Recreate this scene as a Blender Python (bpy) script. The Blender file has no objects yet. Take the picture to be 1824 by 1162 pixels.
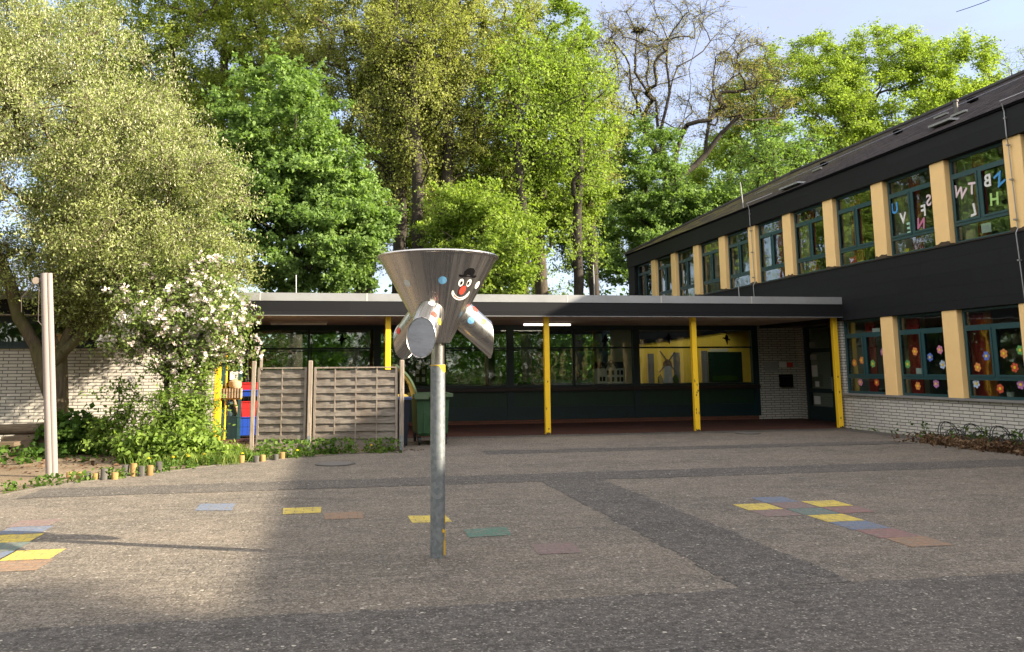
import bpy, math, random
import numpy as np
from mathutils import Vector, Matrix

scene = bpy.context.scene
COL = scene.collection
PI = math.pi

# ------------------------------------------------------------------ camera
CAM_H = 1.6
pitch, roll, yaw = 0.145862, -0.0079302, 0.1815095
fpx, ppx, ppy, IW, IH = 1521.60, 873.16, 434.33, 1824.0, 1162.0
fw = Vector((math.sin(yaw) * math.cos(pitch), math.cos(yaw) * math.cos(pitch), math.sin(pitch)))
rt = Vector((math.cos(yaw), -math.sin(yaw), 0))
up = rt.cross(fw)
r2 = rt * math.cos(roll) + up * math.sin(roll)
u2 = up * math.cos(roll) - rt * math.sin(roll)
cam_d = bpy.data.cameras.new('camera')
cam = bpy.data.objects.new('camera', cam_d)
COL.objects.link(cam)
cam.matrix_world = Matrix(((r2.x, u2.x, -fw.x, 0), (r2.y, u2.y, -fw.y, 0), (r2.z, u2.z, -fw.z, CAM_H), (0, 0, 0, 1)))
cam_d.sensor_width = 36.0
cam_d.sensor_fit = 'HORIZONTAL'
cam_d.lens = fpx / IW * 36.0
cam_d.shift_x = (IW / 2 - ppx) / IW
cam_d.shift_y = -(IH / 2 - ppy) / IW
cam_d.clip_start = 0.05
cam_d.clip_end = 2000
scene.camera = cam

# ------------------------------------------------------------------ light
SUN_TO = Vector((1.0, -0.457, 0.502)).normalized()
sd = bpy.data.lights.new('sun', 'SUN')
sun = bpy.data.objects.new('sun', sd)
COL.objects.link(sun)
sun.rotation_euler = SUN_TO.to_track_quat('Z', 'Y').to_euler()
sun.location = (30, -14, 25)
sd.energy = 4.9
sd.angle = math.radians(0.55)
sd.color = (1.0, 0.865, 0.665)

world = bpy.data.worlds.new('World')
scene.world = world
world.use_nodes = True
wt = world.node_tree
for n in list(wt.nodes):
    wt.nodes.remove(n)
def WN(t, **k):
    n = wt.nodes.new(t)
    for a, b in k.items():
        setattr(n, a, b)
    return n
w_out = WN('ShaderNodeOutputWorld')
w_bg = WN('ShaderNodeBackground')
w_bg.inputs['Strength'].default_value = 0.125
sky = WN('ShaderNodeTexSky', sky_type='NISHITA', sun_disc=False)
sky.sun_elevation = math.asin(SUN_TO.z)
sky.sun_rotation = math.atan2(SUN_TO.x, SUN_TO.y)
sky.air_density = 1.0
sky.dust_density = 1.2
sky.ozone_density = 1.6
tc = WN('ShaderNodeTexCoord')
mp = WN('ShaderNodeMapping')
mp.inputs['Scale'].default_value = (1.3, 1.3, 4.0)
nz = WN('ShaderNodeTexNoise')
nz.inputs['Scale'].default_value = 2.2
nz.inputs['Detail'].default_value = 7
nz.inputs['Roughness'].default_value = 0.6
rp = WN('ShaderNodeValToRGB')
rp.color_ramp.elements[0].position = 0.38
rp.color_ramp.elements[1].position = 0.72
rp.color_ramp.elements[0].color = (0.55, 0.55, 0.55, 1)
rp.color_ramp.elements[1].color = (0.95, 0.95, 0.95, 1)
mx = WN('ShaderNodeMix', data_type='RGBA')
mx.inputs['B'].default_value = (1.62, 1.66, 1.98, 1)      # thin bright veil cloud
# veil thin over the wood in front; unseen sky brightened to fill shaded faces
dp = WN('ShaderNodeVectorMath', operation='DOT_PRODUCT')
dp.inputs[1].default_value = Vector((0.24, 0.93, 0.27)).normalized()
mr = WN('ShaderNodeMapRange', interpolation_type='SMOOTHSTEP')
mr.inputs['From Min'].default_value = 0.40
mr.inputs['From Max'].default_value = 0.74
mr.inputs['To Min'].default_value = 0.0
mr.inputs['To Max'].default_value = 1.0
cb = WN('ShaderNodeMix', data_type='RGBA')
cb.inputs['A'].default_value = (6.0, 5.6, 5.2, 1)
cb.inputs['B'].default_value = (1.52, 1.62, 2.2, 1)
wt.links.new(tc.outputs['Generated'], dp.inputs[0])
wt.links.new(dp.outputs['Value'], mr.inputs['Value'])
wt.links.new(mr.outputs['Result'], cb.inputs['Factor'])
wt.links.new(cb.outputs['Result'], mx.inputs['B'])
wt.links.new(tc.outputs['Generated'], mp.inputs['Vector'])
wt.links.new(mp.outputs['Vector'], nz.inputs['Vector'])
wt.links.new(nz.outputs['Fac'], rp.inputs['Fac'])
wt.links.new(rp.outputs['Color'], mx.inputs['Factor'])
wt.links.new(sky.outputs['Color'], mx.inputs['A'])
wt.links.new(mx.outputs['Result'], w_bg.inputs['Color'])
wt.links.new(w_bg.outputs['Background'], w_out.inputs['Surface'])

scene.view_settings.view_transform = 'Standard'
scene.view_settings.look = 'None'
scene.view_settings.exposure = 1.9
scene.view_settings.gamma = 1.0
scene.view_settings.use_curve_mapping = False
scene.cycles.max_bounces = 8
scene.cycles.transparent_max_bounces = 16
scene.cycles.caustics_reflective = False
scene.cycles.caustics_refractive = False
scene.cycles.sample_clamp_indirect = 6.0
scene.render.film_transparent = False
try:
    scene.cycles.use_denoising = True
except Exception:
    pass

# ------------------------------------------------------------------ materials
class NT:
    def __init__(self, name):
        self.m = bpy.data.materials.new(name)
        self.m.use_nodes = True
        self.t = self.m.node_tree
        for n in list(self.t.nodes):
            self.t.nodes.remove(n)
        self.out = self.n('ShaderNodeOutputMaterial')
    def n(self, t, ins=None, **k):
        nd = self.t.nodes.new(t)
        for a, b in k.items():
            setattr(nd, a, b)
        if ins:
            for a, b in ins.items():
                if isinstance(b, bpy.types.NodeSocket):
                    self.t.links.new(b, nd.inputs[a])
                else:
                    nd.inputs[a].default_value = b
        return nd
    def mix(self, fac, a, b, blend='MIX'):
        nd = self.n('ShaderNodeMix', data_type='RGBA', blend_type=blend)
        for k, v in (('Factor', fac), ('A', a), ('B', b)):
            if isinstance(v, bpy.types.NodeSocket):
                self.t.links.new(v, nd.inputs[k])
            elif k == 'Factor':
                nd.inputs[k].default_value = v
            else:
                nd.inputs[k].default_value = (*v[:3], 1)
        return nd.outputs['Result']
    def math(self, op, a, b=None, clamp=False):
        nd = self.n('ShaderNodeMath', operation=op, use_clamp=clamp)
        for i, v in enumerate((a, b)):
            if v is None:
                continue
            if isinstance(v, bpy.types.NodeSocket):
                self.t.links.new(v, nd.inputs[i])
            else:
                nd.inputs[i].default_value = v
        return nd.outputs[0]
    def ramp(self, fac, stops):
        nd = self.n('ShaderNodeValToRGB', {'Fac': fac})
        cr = nd.color_ramp
        while len(cr.elements) < len(stops):
            cr.elements.new(0.5)
        for e, (p, c) in zip(cr.elements, stops):
            e.position = p
            e.color = (*c, 1) if len(c) == 3 else c
        return nd.outputs['Color']
    def noise(self, vec, scale, detail=4, rough=0.55):
        nd = self.n('ShaderNodeTexNoise', {'Scale': scale, 'Detail': detail, 'Roughness': rough})
        if vec is not None:
            self.t.links.new(vec, nd.inputs['Vector'])
        return nd.outputs['Fac']
    def pos(self):
        return self.n('ShaderNodeNewGeometry').outputs['Position']
    def obj(self):
        return self.n('ShaderNodeTexCoord').outputs['Object']
    def scaled(self, vec, s):
        nd = self.n('ShaderNodeMapping', {'Vector': vec, 'Scale': s})
        return nd.outputs['Vector']
    def bump(self, h, strength, dist=0.01):
        nd = self.n('ShaderNodeBump', {'Height': h, 'Strength': strength, 'Distance': dist})
        return nd.outputs['Normal']
    def surf(self, sh):
        self.t.links.new(sh, self.out.inputs['Surface'])
        return self.m
    def bsdf(self, color, rough=0.6, metal=0.0, spec=0.5, normal=None, **extra):
        nd = self.n('ShaderNodeBsdfPrincipled')
        for k, v in (('Base Color', color), ('Roughness', rough), ('Metallic', metal), ('Specular IOR Level', spec), ('Normal', normal), *extra.items()):
            if v is None:
                continue
            if isinstance(v, bpy.types.NodeSocket):
                self.t.links.new(v, nd.inputs[k])
            elif k in ('Base Color', 'Emission Color'):
                nd.inputs[k].default_value = (*v[:3], 1)
            else:
                nd.inputs[k].default_value = v
        return nd.outputs['BSDF']

def mul(c, f):
    return tuple(max(0, min(1, x * f)) for x in c)

def plain(name, c, rough=0.6, var=0.25, scale=6.0, bump=0.0, metal=0.0, spec=0.4, dirt=None, stretch=(1, 1, 1)):
    t = NT(name)
    v = t.scaled(t.pos(), stretch)
    f = t.noise(v, scale, 6, 0.6)
    f2 = t.noise(v, scale * 7.3, 3, 0.6)
    a = t.mix(f, mul(c, 1 - var), mul(c, 1 + var))
    a = t.mix(t.math('MULTIPLY', f2, 0.35), a, mul(c, 1 - var * 1.2))
    if dirt:
        d = t.math('MULTIPLY', t.ramp(t.noise(v, scale * 0.7, 8, 0.7), [(0.52, (0, 0, 0)), (0.7, (1, 1, 1))]), 0.7)
        a = t.mix(d, a, dirt)
    nm = t.bump(f2, bump, 0.01) if bump else None
    r = t.n('ShaderNodeMapRange', {'Value': f, 'To Min': max(0.05, rough - 0.1), 'To Max': min(1, rough + 0.1)}).outputs['Result']
    return t.surf(t.bsdf(a, r, metal, spec, nm))

def brick_mat(name, c1, c2, mortar, bw, bh, ms, rough=0.8, off=0.5, freq=2):
    t = NT(name)
    p = t.pos()
    s = t.n('ShaderNodeSeparateXYZ', {'Vector': p})
    xy = t.math('ADD', s.outputs['X'], s.outputs['Y'])
    v = t.n('ShaderNodeCombineXYZ', {'X': xy, 'Y': s.outputs['Z'], 'Z': 0.0}).outputs['Vector']
    b = t.n('ShaderNodeTexBrick', {'Vector': v, 'Color1': (*c1, 1), 'Color2': (*c2, 1), 'Mortar': (*mortar, 1), 'Scale': 1.0, 'Mortar Size': ms,
                                   'Mortar Smooth': 0.15, 'Bias': 0.0, 'Brick Width': bw, 'Row Height': bh}, offset=off, offset_frequency=freq)
    n1 = t.noise(p, 2.0, 6, 0.65)
    n2 = t.noise(p, 60, 4, 0.6)
    a = t.mix(t.math('MULTIPLY', n1, 0.30), b.outputs['Color'], mul(c1, 0.45))
    a = t.mix(t.math('MULTIPLY', n2, 0.22), a, mul(c1, 0.5))
    h = t.math('ADD', t.math('MULTIPLY', t.math('SUBTRACT', 1.0, b.outputs['Fac']), 1.0), t.math('MULTIPLY', n2, 0.25))
    return t.surf(t.bsdf(a, rough, 0, 0.25, t.bump(h, 0.7, 0.008)))

def paving_mat(name, c, dark=False):
    t = NT(name)
    p = t.pos()
    b = t.n('ShaderNodeTexBrick', {'Vector': p, 'Color1': (*mul(c, 1.2), 1), 'Color2': (*mul(c, 0.78), 1), 'Mortar': (*mul(c, 1.25 if dark else 0.72), 1), 'Scale': 1.0,
                                   'Mortar Size': 0.0075, 'Mortar Smooth': 0.4, 'Bias': 0.1, 'Brick Width': 0.2, 'Row Height': 0.1}, offset=0.5)
    big = t.noise(t.scaled(p, (0.55, 1.0, 1.0)), 0.75, 7, 0.72)
    mid = t.noise(p, 5.0, 5, 0.6)
    fine = t.noise(p, 75.0, 3, 0.7)
    grit = t.noise(p, 26.0, 4, 0.75)
    a = t.mix(t.ramp(big, [(0.40, (0, 0, 0)), (0.66, (0.75, 0.75, 0.75))]), b.outputs['Color'], mul((c[0] * 1.04, c[1], c[2] * 0.94), 1.30))
    a = t.mix(t.math('MULTIPLY', t.ramp(mid, [(0.45, (0, 0, 0)), (0.7, (1, 1, 1))]), 0.30), a, mul(c, 0.6))
    a = t.mix(t.ramp(fine, [(0.40, (0, 0, 0)), (0.66, (0.75, 0.75, 0.75))]), mul_node(t, a, 0.55), mul_node(t, a, 1.7))
    a = t.mix(t.ramp(grit, [(0.42, (0, 0, 0)), (0.64, (0.8, 0.8, 0.8))]), mul_node(t, a, 0.70), mul_node(t, a, 1.75 if dark else 1.45))
    # fallen bud scales: pale specks of grit lying in the joints
    vor = t.n('ShaderNodeTexVoronoi', {'Vector': p, 'Scale': 15.0, 'Randomness': 1.0})
    sc = t.n('ShaderNodeSeparateColor', {'Color': vor.outputs['Color']})
    dens = t.math('MULTIPLY', t.math('LESS_THAN', sc.outputs['Red'], 0.42), t.math('LESS_THAN', vor.outputs['Distance'], t.math('MULTIPLY', t.math('POWER', sc.outputs['Green'], 2.2), 0.23)))
    a = t.mix(t.math('MULTIPLY', dens, 0.8), a, (0.46, 0.42, 0.35))
    vor2 = t.n('ShaderNodeTexVoronoi', {'Vector': t.scaled(p, (1, 1.6, 1)), 'Scale': 31.0, 'Randomness': 1.0})
    sc2 = t.n('ShaderNodeSeparateColor', {'Color': vor2.outputs['Color']})
    d2 = t.math('MULTIPLY', t.math('LESS_THAN', sc2.outputs['Blue'], 0.5), t.math('LESS_THAN', vor2.outputs['Distance'], t.math('MULTIPLY', sc2.outputs['Green'], 0.32)))
    a = t.mix(t.math('MULTIPLY', d2, 0.75), a, (0.36, 0.33, 0.275))
    h = t.math('ADD', t.math('MULTIPLY', t.math('SUBTRACT', 1.0, b.outputs['Fac']), 0.6), t.math('ADD', t.math('MULTIPLY', fine, 0.5), t.math('MULTIPLY', mid, 0.4)))
    return t.surf(t.bsdf(a, 0.85, 0, 0.25, t.bump(h, 0.55, 0.008)))

def mul_node(t, sock, f):
    nd = t.n('ShaderNodeMix', data_type='RGBA', blend_type='MULTIPLY')
    nd.inputs['Factor'].default_value = 1.0
    t.t.links.new(sock, nd.inputs['A'])
    nd.inputs['B'].default_value = (f, f, f, 1)
    return nd.outputs['Result']

def leaf_mat(name, stops, transl=0.42, rough=0.5, tcol=(1.15, 1.25, 0.55), clump=0.8):
    t = NT(name)
    at = t.n('ShaderNodeAttribute', attribute_name='rnd')
    n = t.noise(t.obj(), clump, 2, 0.5)
    f = t.math('ADD', t.math('MULTIPLY', at.outputs['Fac'], 0.65), t.math('MULTIPLY', t.math('SUBTRACT', n, 0.5), 1.1))
    f = t.math('ADD', f, 0.17, clamp=True)
    c = t.ramp(f, stops)
    d = t.bsdf(c, 0.65, 0, 0.14)
    tn = t.n('ShaderNodeMix', data_type='RGBA', blend_type='MULTIPLY')
    tn.inputs['Factor'].default_value = 1.0
    t.t.links.new(c, tn.inputs['A'])
    tn.inputs['B'].default_value = (*tcol, 1)
    tr = t.n('ShaderNodeBsdfTranslucent', {'Color': tn.outputs['Result']}).outputs['BSDF']
    ms = t.n('ShaderNodeMixShader', {'Fac': transl})
    t.t.links.new(d, ms.inputs[1])
    t.t.links.new(tr, ms.inputs[2])
    return t.surf(ms.outputs['Shader'])

def glass_mat(name, tint=(0.82, 0.88, 0.86), r0=0.055, wavy=0.012, gain=1.0):
    t = NT(name)
    lw = t.n('ShaderNodeLayerWeight', {'Blend': 0.5})
    p5 = t.math('POWER', lw.outputs['Facing'], 5.0)
    fr = t.math('ADD', t.math('MULTIPLY', p5, 1 - r0), r0)
    fr = t.math('MULTIPLY', fr, gain, clamp=True)
    nm = t.bump(t.noise(t.pos(), 1.6, 2, 0.5), wavy, 0.5)
    g = t.n('ShaderNodeBsdfGlossy', {'Color': (0.95, 0.98, 1.0, 1), 'Roughness': 0.015, 'Normal': nm}).outputs['BSDF']
    tr = t.n('ShaderNodeBsdfTransparent', {'Color': (*tint, 1)}).outputs['BSDF']
    ms = t.n('ShaderNodeMixShader', {'Fac': fr})
    t.t.links.new(tr, ms.inputs[1])
    t.t.links.new(g, ms.inputs[2])
    return t.surf(ms.outputs['Shader'])

def bark_mat(name, c, moss=None):
    t = NT(name)
    p = t.scaled(t.obj(), (9, 9, 1.6))
    n = t.noise(p, 2.0, 8, 0.7)
    a = t.ramp(n, [(0.3, mul(c, 0.45)), (0.55, c), (0.8, mul(c, 1.5))])
    if moss:
        f = t.ramp(t.noise(t.obj(), 1.1, 5, 0.7), [(0.45, (0, 0, 0)), (0.65, (0.8, 0.8, 0.8))])
        a = t.mix(f, a, moss)
    return t.surf(t.bsdf(a, 0.9, 0, 0.15, t.bump(n, 0.9, 0.03)))

def emis(name, c, s):
    t = NT(name)
    return t.surf(t.n('ShaderNodeEmission', {'Color': (*c, 1), 'Strength': s}).outputs['Emission'])

def tile_roof_mat():
    t = NT('concrete_roof_tiles')
    p = t.pos()
    s = t.n('ShaderNodeSeparateXYZ', {'Vector': p})
    v = t.n('ShaderNodeCombineXYZ', {'X': s.outputs['Y'], 'Y': t.math('MULTIPLY', s.outputs['Z'], 2.2), 'Z': 0.0}).outputs['Vector']
    b = t.n('ShaderNodeTexBrick', {'Vector': v, 'Color1': (0.060, 0.048, 0.045, 1), 'Color2': (0.030, 0.025, 0.025, 1), 'Mortar': (0.008, 0.007, 0.008, 1), 'Scale': 1.0,
                                   'Mortar Size': 0.03, 'Mortar Smooth': 0.8, 'Bias': 0.0, 'Brick Width': 0.30, 'Row Height': 0.34}, offset=0.5)
    n = t.noise(p, 3.0, 6, 0.7)
    a = t.mix(t.ramp(n, [(0.5, (0, 0, 0)), (0.75, (0.6, 0.6, 0.6))]), b.outputs['Color'], (0.075, 0.062, 0.055))
    moss_f = t.math('MULTIPLY', t.ramp(t.noise(t.scaled(p, (1, 1, 3)), 1.4, 7, 0.7), [(0.42, (0, 0, 0)), (0.6, (1, 1, 1))]),
                    t.n('ShaderNodeMapRange', {'Value': s.outputs['Y'], 'From Min': 22.0, 'From Max': 33.0, 'To Min': 0.0, 'To Max': 0.9}).outputs['Result'])
    a = t.mix(moss_f, a, (0.14, 0.125, 0.03))
    w = t.n('ShaderNodeTexWave', {'Vector': v, 'Scale': 1.06, 'Distortion': 0.0}, wave_type='BANDS', bands_direction='X', wave_profile='SIN')
    h = t.math('ADD', t.math('MULTIPLY', t.math('SUBTRACT', 1.0, b.outputs['Fac']), 1.0), t.math('MULTIPLY', w.outputs['Fac'], 0.5))
    return t.surf(t.bsdf(a, 0.95, 0, 0.1, t.bump(h, 1.0, 0.06)))

def cladding_mat():
    t = NT('dark_fibre_cladding')
    p = t.pos()
    s = t.n('ShaderNodeSeparateXYZ', {'Vector': p})
    v = t.n('ShaderNodeCombineXYZ', {'X': t.math('ADD', s.outputs['X'], s.outputs['Y']), 'Y': t.math('ADD', s.outputs['Z'], 0.12), 'Z': 0.0}).outputs['Vector']
    b = t.n('ShaderNodeTexBrick', {'Vector': v, 'Color1': (0.0095, 0.0100, 0.0125, 1), 'Color2': (0.0062, 0.0066, 0.0085, 1), 'Mortar': (0.002, 0.002, 0.003, 1), 'Scale': 1.0,
                                   'Mortar Size': 0.005, 'Mortar Smooth': 0.2, 'Bias': 0.0, 'Brick Width': 2.4, 'Row Height': 0.31}, offset=0.35)
    n = t.noise(t.scaled(p, (1, 1, 0.4)), 2.5, 6, 0.65)
    a = t.mix(t.math('MULTIPLY', n, 0.4), b.outputs['Color'], (0.013, 0.013, 0.015))
    spk = t.ramp(t.noise(p, 42, 2, 0.5), [(0.80, (0, 0, 0)), (0.86, (0.6, 0.6, 0.6))])
    a = t.mix(spk, a, (0.12, 0.12, 0.12))
    return t.surf(t.bsdf(a, 0.6, 0, 0.2, t.bump(t.math('SUBTRACT', 1.0, b.outputs['Fac']), 0.5, 0.006)))

def wood_mat(name, c, c2, axis='x'):
    t = NT(name)
    st = {'x': (1.2, 14, 14), 'z': (14, 14, 1.2)}[axis]
    p = t.scaled(t.pos(), st)
    n = t.noise(p, 2.2, 7, 0.65)
    a = t.ramp(n, [(0.28, mul(c, 0.5)), (0.5, c), (0.75, mul(c, 1.35))])
    f = t.ramp(t.noise(t.pos(), 1.3, 5, 0.65), [(0.45, (0, 0, 0)), (0.68, (0.8, 0.8, 0.8))])
    a = t.mix(f, a, c2)
    k = t.n('ShaderNodeTexVoronoi', {'Vector': t.scaled(t.pos(), (1.0, 1.0, 2.6) if axis == 'x' else (2.5, 2.5, 1)), 'Scale': 3.2}).outputs['Distance']
    a = t.mix(t.ramp(k, [(0.03, (0.9, 0.9, 0.9)), (0.075, (0, 0, 0))]), a, mul(c, 0.3))
    return t.surf(t.bsdf(a, 0.85, 0, 0.2, t.bump(n, 0.5, 0.006)))

def steel_mat(name, c, rough, streak=0.25):
    t = NT(name)
    sp = t.n('ShaderNodeSeparateXYZ', {'Vector': t.obj()})
    an = t.math('ARCTAN2', sp.outputs['Y'], sp.outputs['X'])
    s = t.n('ShaderNodeCombineXYZ', {'X': t.math('MULTIPLY', an, 9.0), 'Y': t.math('MULTIPLY', sp.outputs['Z'], 0.5), 'Z': 0.0}).outputs['Vector']
    n = t.noise(s, 2.0, 4, 0.55)
    m = t.noise(t.obj(), 3.5, 5, 0.65)
    a = t.mix(n, mul(c, 0.86), mul(c, 1.08))
    a = t.mix(t.math('MULTIPLY', m, 0.35), a, mul((c[0], c[1] * 0.95, c[2] * 0.9), 0.66))
    r = t.n('ShaderNodeMapRange', {'Value': n, 'From Min': 0.3, 'From Max': 0.7, 'To Min': max(0.08, rough - streak * 0.4), 'To Max': rough + streak * 0.5}).outputs['Result']
    return t.surf(t.bsdf(a, r, 1.0, 0.5, t.bump(n, 0.03, 0.004)))

def galv_mat():
    t = NT('galvanised_steel')
    v = t.n('ShaderNodeTexVoronoi', {'Vector': t.obj(), 'Scale': 34.0})
    sc = t.n('ShaderNodeSeparateColor', {'Color': v.outputs['Color']})
    n = t.noise(t.scaled(t.obj(), (6, 6, 2)), 3, 6, 0.7)
    a = t.mix(sc.outputs['Red'], (0.175, 0.195, 0.21), (0.255, 0.275, 0.29))
    a = t.mix(t.ramp(n, [(0.60, (0, 0, 0)), (0.72, (0.55, 0.55, 0.55))]), a, (0.46, 0.47, 0.46))
    return t.surf(t.bsdf(a, 0.5, 0.6, 0.5))

def ground_mat():
    t = NT('woodland_soil')
    p = t.pos()
    n = t.noise(p, 0.35, 7, 0.65)
    f = t.noise(p, 18, 5, 0.7)
    a = t.ramp(n, [(0.35, (0.05, 0.038, 0.025)), (0.5, (0.085, 0.065, 0.04)), (0.62, (0.045, 0.06, 0.018)), (0.8, (0.03, 0.055, 0.012))])
    a = t.mix(t.math('MULTIPLY', f, 0.5), a, (0.03, 0.024, 0.016))
    return t.surf(t.bsdf(a, 0.95, 0, 0.1, t.bump(f, 0.8, 0.04)))

def dirt_mat():
    t = NT('trodden_sandy_earth')
    p = t.pos()
    n = t.noise(p, 0.9, 7, 0.65)
    f = t.noise(p, 40, 4, 0.7)
    a = t.ramp(n, [(0.32, (0.12, 0.088, 0.058)), (0.5, (0.20, 0.155, 0.108)), (0.7, (0.27, 0.215, 0.155))])
    a = t.mix(t.ramp(f, [(0.5, (0, 0, 0)), (0.66, (0.6, 0.6, 0.6))]), a, (0.075, 0.05, 0.03))
    return t.surf(t.bsdf(a, 0.95, 0, 0.1, t.bump(f, 0.8, 0.02)))

MT = dict(
    ground=ground_mat(), dirt=dirt_mat(),
    pave=paving_mat('concrete_pavers', (0.156, 0.136, 0.114)),
    pave_dark=paving_mat('dark_concrete_pavers', (0.086, 0.078, 0.071), True),
    redtile=brick_mat('red_clinker_floor', (0.085, 0.034, 0.024), (0.06, 0.026, 0.02), (0.045, 0.03, 0.025), 0.24, 0.115, 0.01),
    brick=brick_mat('white_sand_lime_brick', (0.62, 0.59, 0.53), (0.50, 0.475, 0.43), (0.075, 0.068, 0.062), 0.30, 0.072, 0.0095, off=0.37, freq=2),
    redbrick=brick_mat('red_plinth_brick', (0.20, 0.075, 0.045), (0.15, 0.06, 0.04), (0.07, 0.05, 0.04), 0.24, 0.07, 0.01),
    clad=cladding_mat(), roof=tile_roof_mat(),
    ochre=plain('ochre_pillar_paint', (0.84, 0.56, 0.245), 0.6, 0.10, 3.0, 0.15),
    soot=plain('dirty_pillar_foot', (0.075, 0.052, 0.03), 0.9, 0.4, 12),
    teal=plain('teal_window_frame', (0.018, 0.058, 0.064), 0.4, 0.15, 5, spec=0.5),
    darkteal=plain('dark_teal_frame', (0.006, 0.022, 0.026), 0.4, 0.2, 4),
    greenpanel=plain('dark_green_panel', (0.006, 0.028, 0.014), 0.45, 0.35, 3, stretch=(6, 6, 0.6)),
    brownledge=plain('dark_brown_ledge', (0.018, 0.010, 0.009), 0.5, 0.2, 4),
    zinc=plain('zinc_flashing', (0.33, 0.34, 0.35), 0.45, 0.12, 1.5, metal=0.35, dirt=(0.25, 0.25, 0.25)),
    fascia=cladding_mat(),
    soffit=plain('soffit_render', (0.56, 0.48, 0.41), 0.85, 0.14, 1.6, dirt=(0.2, 0.16, 0.13)),
    yellow=plain('yellow_post_paint', (0.86, 0.53, 0.02), 0.45, 0.08, 5, dirt=None),
    sill=plain('grey_stone_sill', (0.20, 0.19, 0.18), 0.8, 0.2, 6),
    cream=plain('interior_cream_wall', (0.55, 0.50, 0.36), 0.85, 0.06, 2),
    intgrey=plain('interior_grey_wall', (0.28, 0.27, 0.25), 0.85, 0.08, 2),
    intfloor=plain('interior_floor', (0.16, 0.13, 0.10), 0.5, 0.15, 2),
    curtain=plain('red_curtain_cloth', (0.42, 0.03, 0.026), 0.85, 0.3, 9, stretch=(1, 8, 0.2)),
    curtain_or=plain('orange_curtain_cloth', (0.55, 0.17, 0.03), 0.85, 0.3, 9, stretch=(1, 8, 0.2)),
    yellowwall=plain('yellow_mural_wall', (0.86, 0.58, 0.065), 0.8, 0.08, 1.5),
    glass=glass_mat('window_glass', (0.80, 0.86, 0.84), 0.075, 0.010, 1.25),
    corrglass=glass_mat('corridor_glass', (0.86, 0.90, 0.86), 0.06, 0.008),
    steel=steel_mat('brushed_stainless_steel', (0.56, 0.54, 0.52), 0.27),
    steel_lens=plain('grey_flap_steel', (0.40, 0.41, 0.47), 0.38, 0.22, 5, 0.15, metal=0.85, dirt=(0.24, 0.24, 0.27), stretch=(1, 1, 3)),
    galv=galv_mat(),
    fence=wood_mat('weathered_fence_board', (0.200, 0.176, 0.152), (0.140, 0.110, 0.088), 'x'),
    fencepost=wood_mat('weathered_fence_post', (0.25, 0.21, 0.172), (0.18, 0.148, 0.12), 'z'),
    palepost=plain('pale_peeled_pole', (0.245, 0.212, 0.202), 0.75, 0.14, 2.0, 0.1, stretch=(9, 9, 0.6), dirt=(0.19, 0.155, 0.14)),
    log=wood_mat('weathered_log', (0.16, 0.12, 0.085), (0.07, 0.055, 0.03), 'x'),
    stake_grey=wood_mat('grey_palisade_stake', (0.085, 0.08, 0.072), (0.05, 0.048, 0.042), 'z'),
    stake_tan=wood_mat('tan_palisade_stake', (0.28, 0.18, 0.07), (0.16, 0.10, 0.04), 'z'),
    bin_green=plain('green_bin_plastic', (0.022, 0.070, 0.026), 0.5, 0.15, 3, spec=0.4, dirt=(0.05, 0.09, 0.045)),
    bin_lid=plain('faded_green_lid', (0.075, 0.115, 0.06), 0.5, 0.2, 5),
    bin_blue=plain('dark_blue_bin_plastic', (0.010, 0.014, 0.026), 0.45, 0.2, 3),
    bin_blue_rim=plain('blue_bin_rim', (0.035, 0.06, 0.15), 0.45, 0.2, 3),
    bin_yellow=plain('yellow_bin_fitting', (0.50, 0.33, 0.06), 0.6, 0.25, 9),
    black=plain('black_rubber', (0.012, 0.012, 0.012), 0.6, 0.2, 6),
    blackpaint=plain('black_sticker', (0.008, 0.008, 0.009), 0.9, 0.1, 4, spec=0.0),
    white=plain('white_sticker', (0.74, 0.73, 0.70), 0.5, 0.05, 4),
    red=plain('red_sticker', (0.62, 0.055, 0.035), 0.45, 0.08, 4),
    blue=plain('blue_sticker', (0.16, 0.40, 0.66), 0.45, 0.08, 4),
    yel=plain('yellow_sticker', (0.72, 0.52, 0.03), 0.45, 0.08, 4),
    paper=plain('white_paper', (0.66, 0.65, 0.62), 0.8, 0.06, 8),
    paper_y=plain('cream_paper', (0.60, 0.55, 0.38), 0.8, 0.10, 8),
    paper_g=plain('grey_paper', (0.33, 0.33, 0.32), 0.8, 0.15, 12),
    wicker=plain('tan_wicker', (0.42, 0.30, 0.19), 0.8, 0.3, 30),
    skinplastic=plain('tan_roll', (0.45, 0.24, 0.14), 0.6, 0.1, 8),
    redplastic=plain('red_crate_plastic', (0.55, 0.03, 0.03), 0.4, 0.1, 4),
    blueplastic=plain('blue_crate_plastic', (0.02, 0.075, 0.45), 0.4, 0.1, 4),
    iron=plain('cast_iron', (0.10, 0.095, 0.09), 0.6, 0.3, 14, 0.3, metal=0.4),
    rackmetal=plain('dark_rack_metal', (0.022, 0.024, 0.026), 0.4, 0.3, 8, metal=0.5),
    wire=plain('lightning_wire', (0.30, 0.30, 0.31), 0.4, 0.1, 4, metal=0.6),
    lamp_off=plain('lamp_housing', (0.50, 0.48, 0.44), 0.5, 0.1, 4),
    lamp_on=emis('lit_tube', (1.0, 0.86, 0.66), 1.1),
    ridge=plain('ridge_tile', (0.03, 0.026, 0.027), 0.75, 0.3, 5),
    skylight=plain('skylight_sheet', (0.30, 0.31, 0.32), 0.35, 0.15, 4, metal=0.3),
    bark=bark_mat('oak_bark', (0.085, 0.070, 0.052)),
    bark_dark=bark_mat('dark_bark', (0.050, 0.043, 0.036)),
    bark_moss=bark_mat('mossy_willow_bark', (0.12, 0.095, 0.065), (0.10, 0.105, 0.035)),
)
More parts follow.
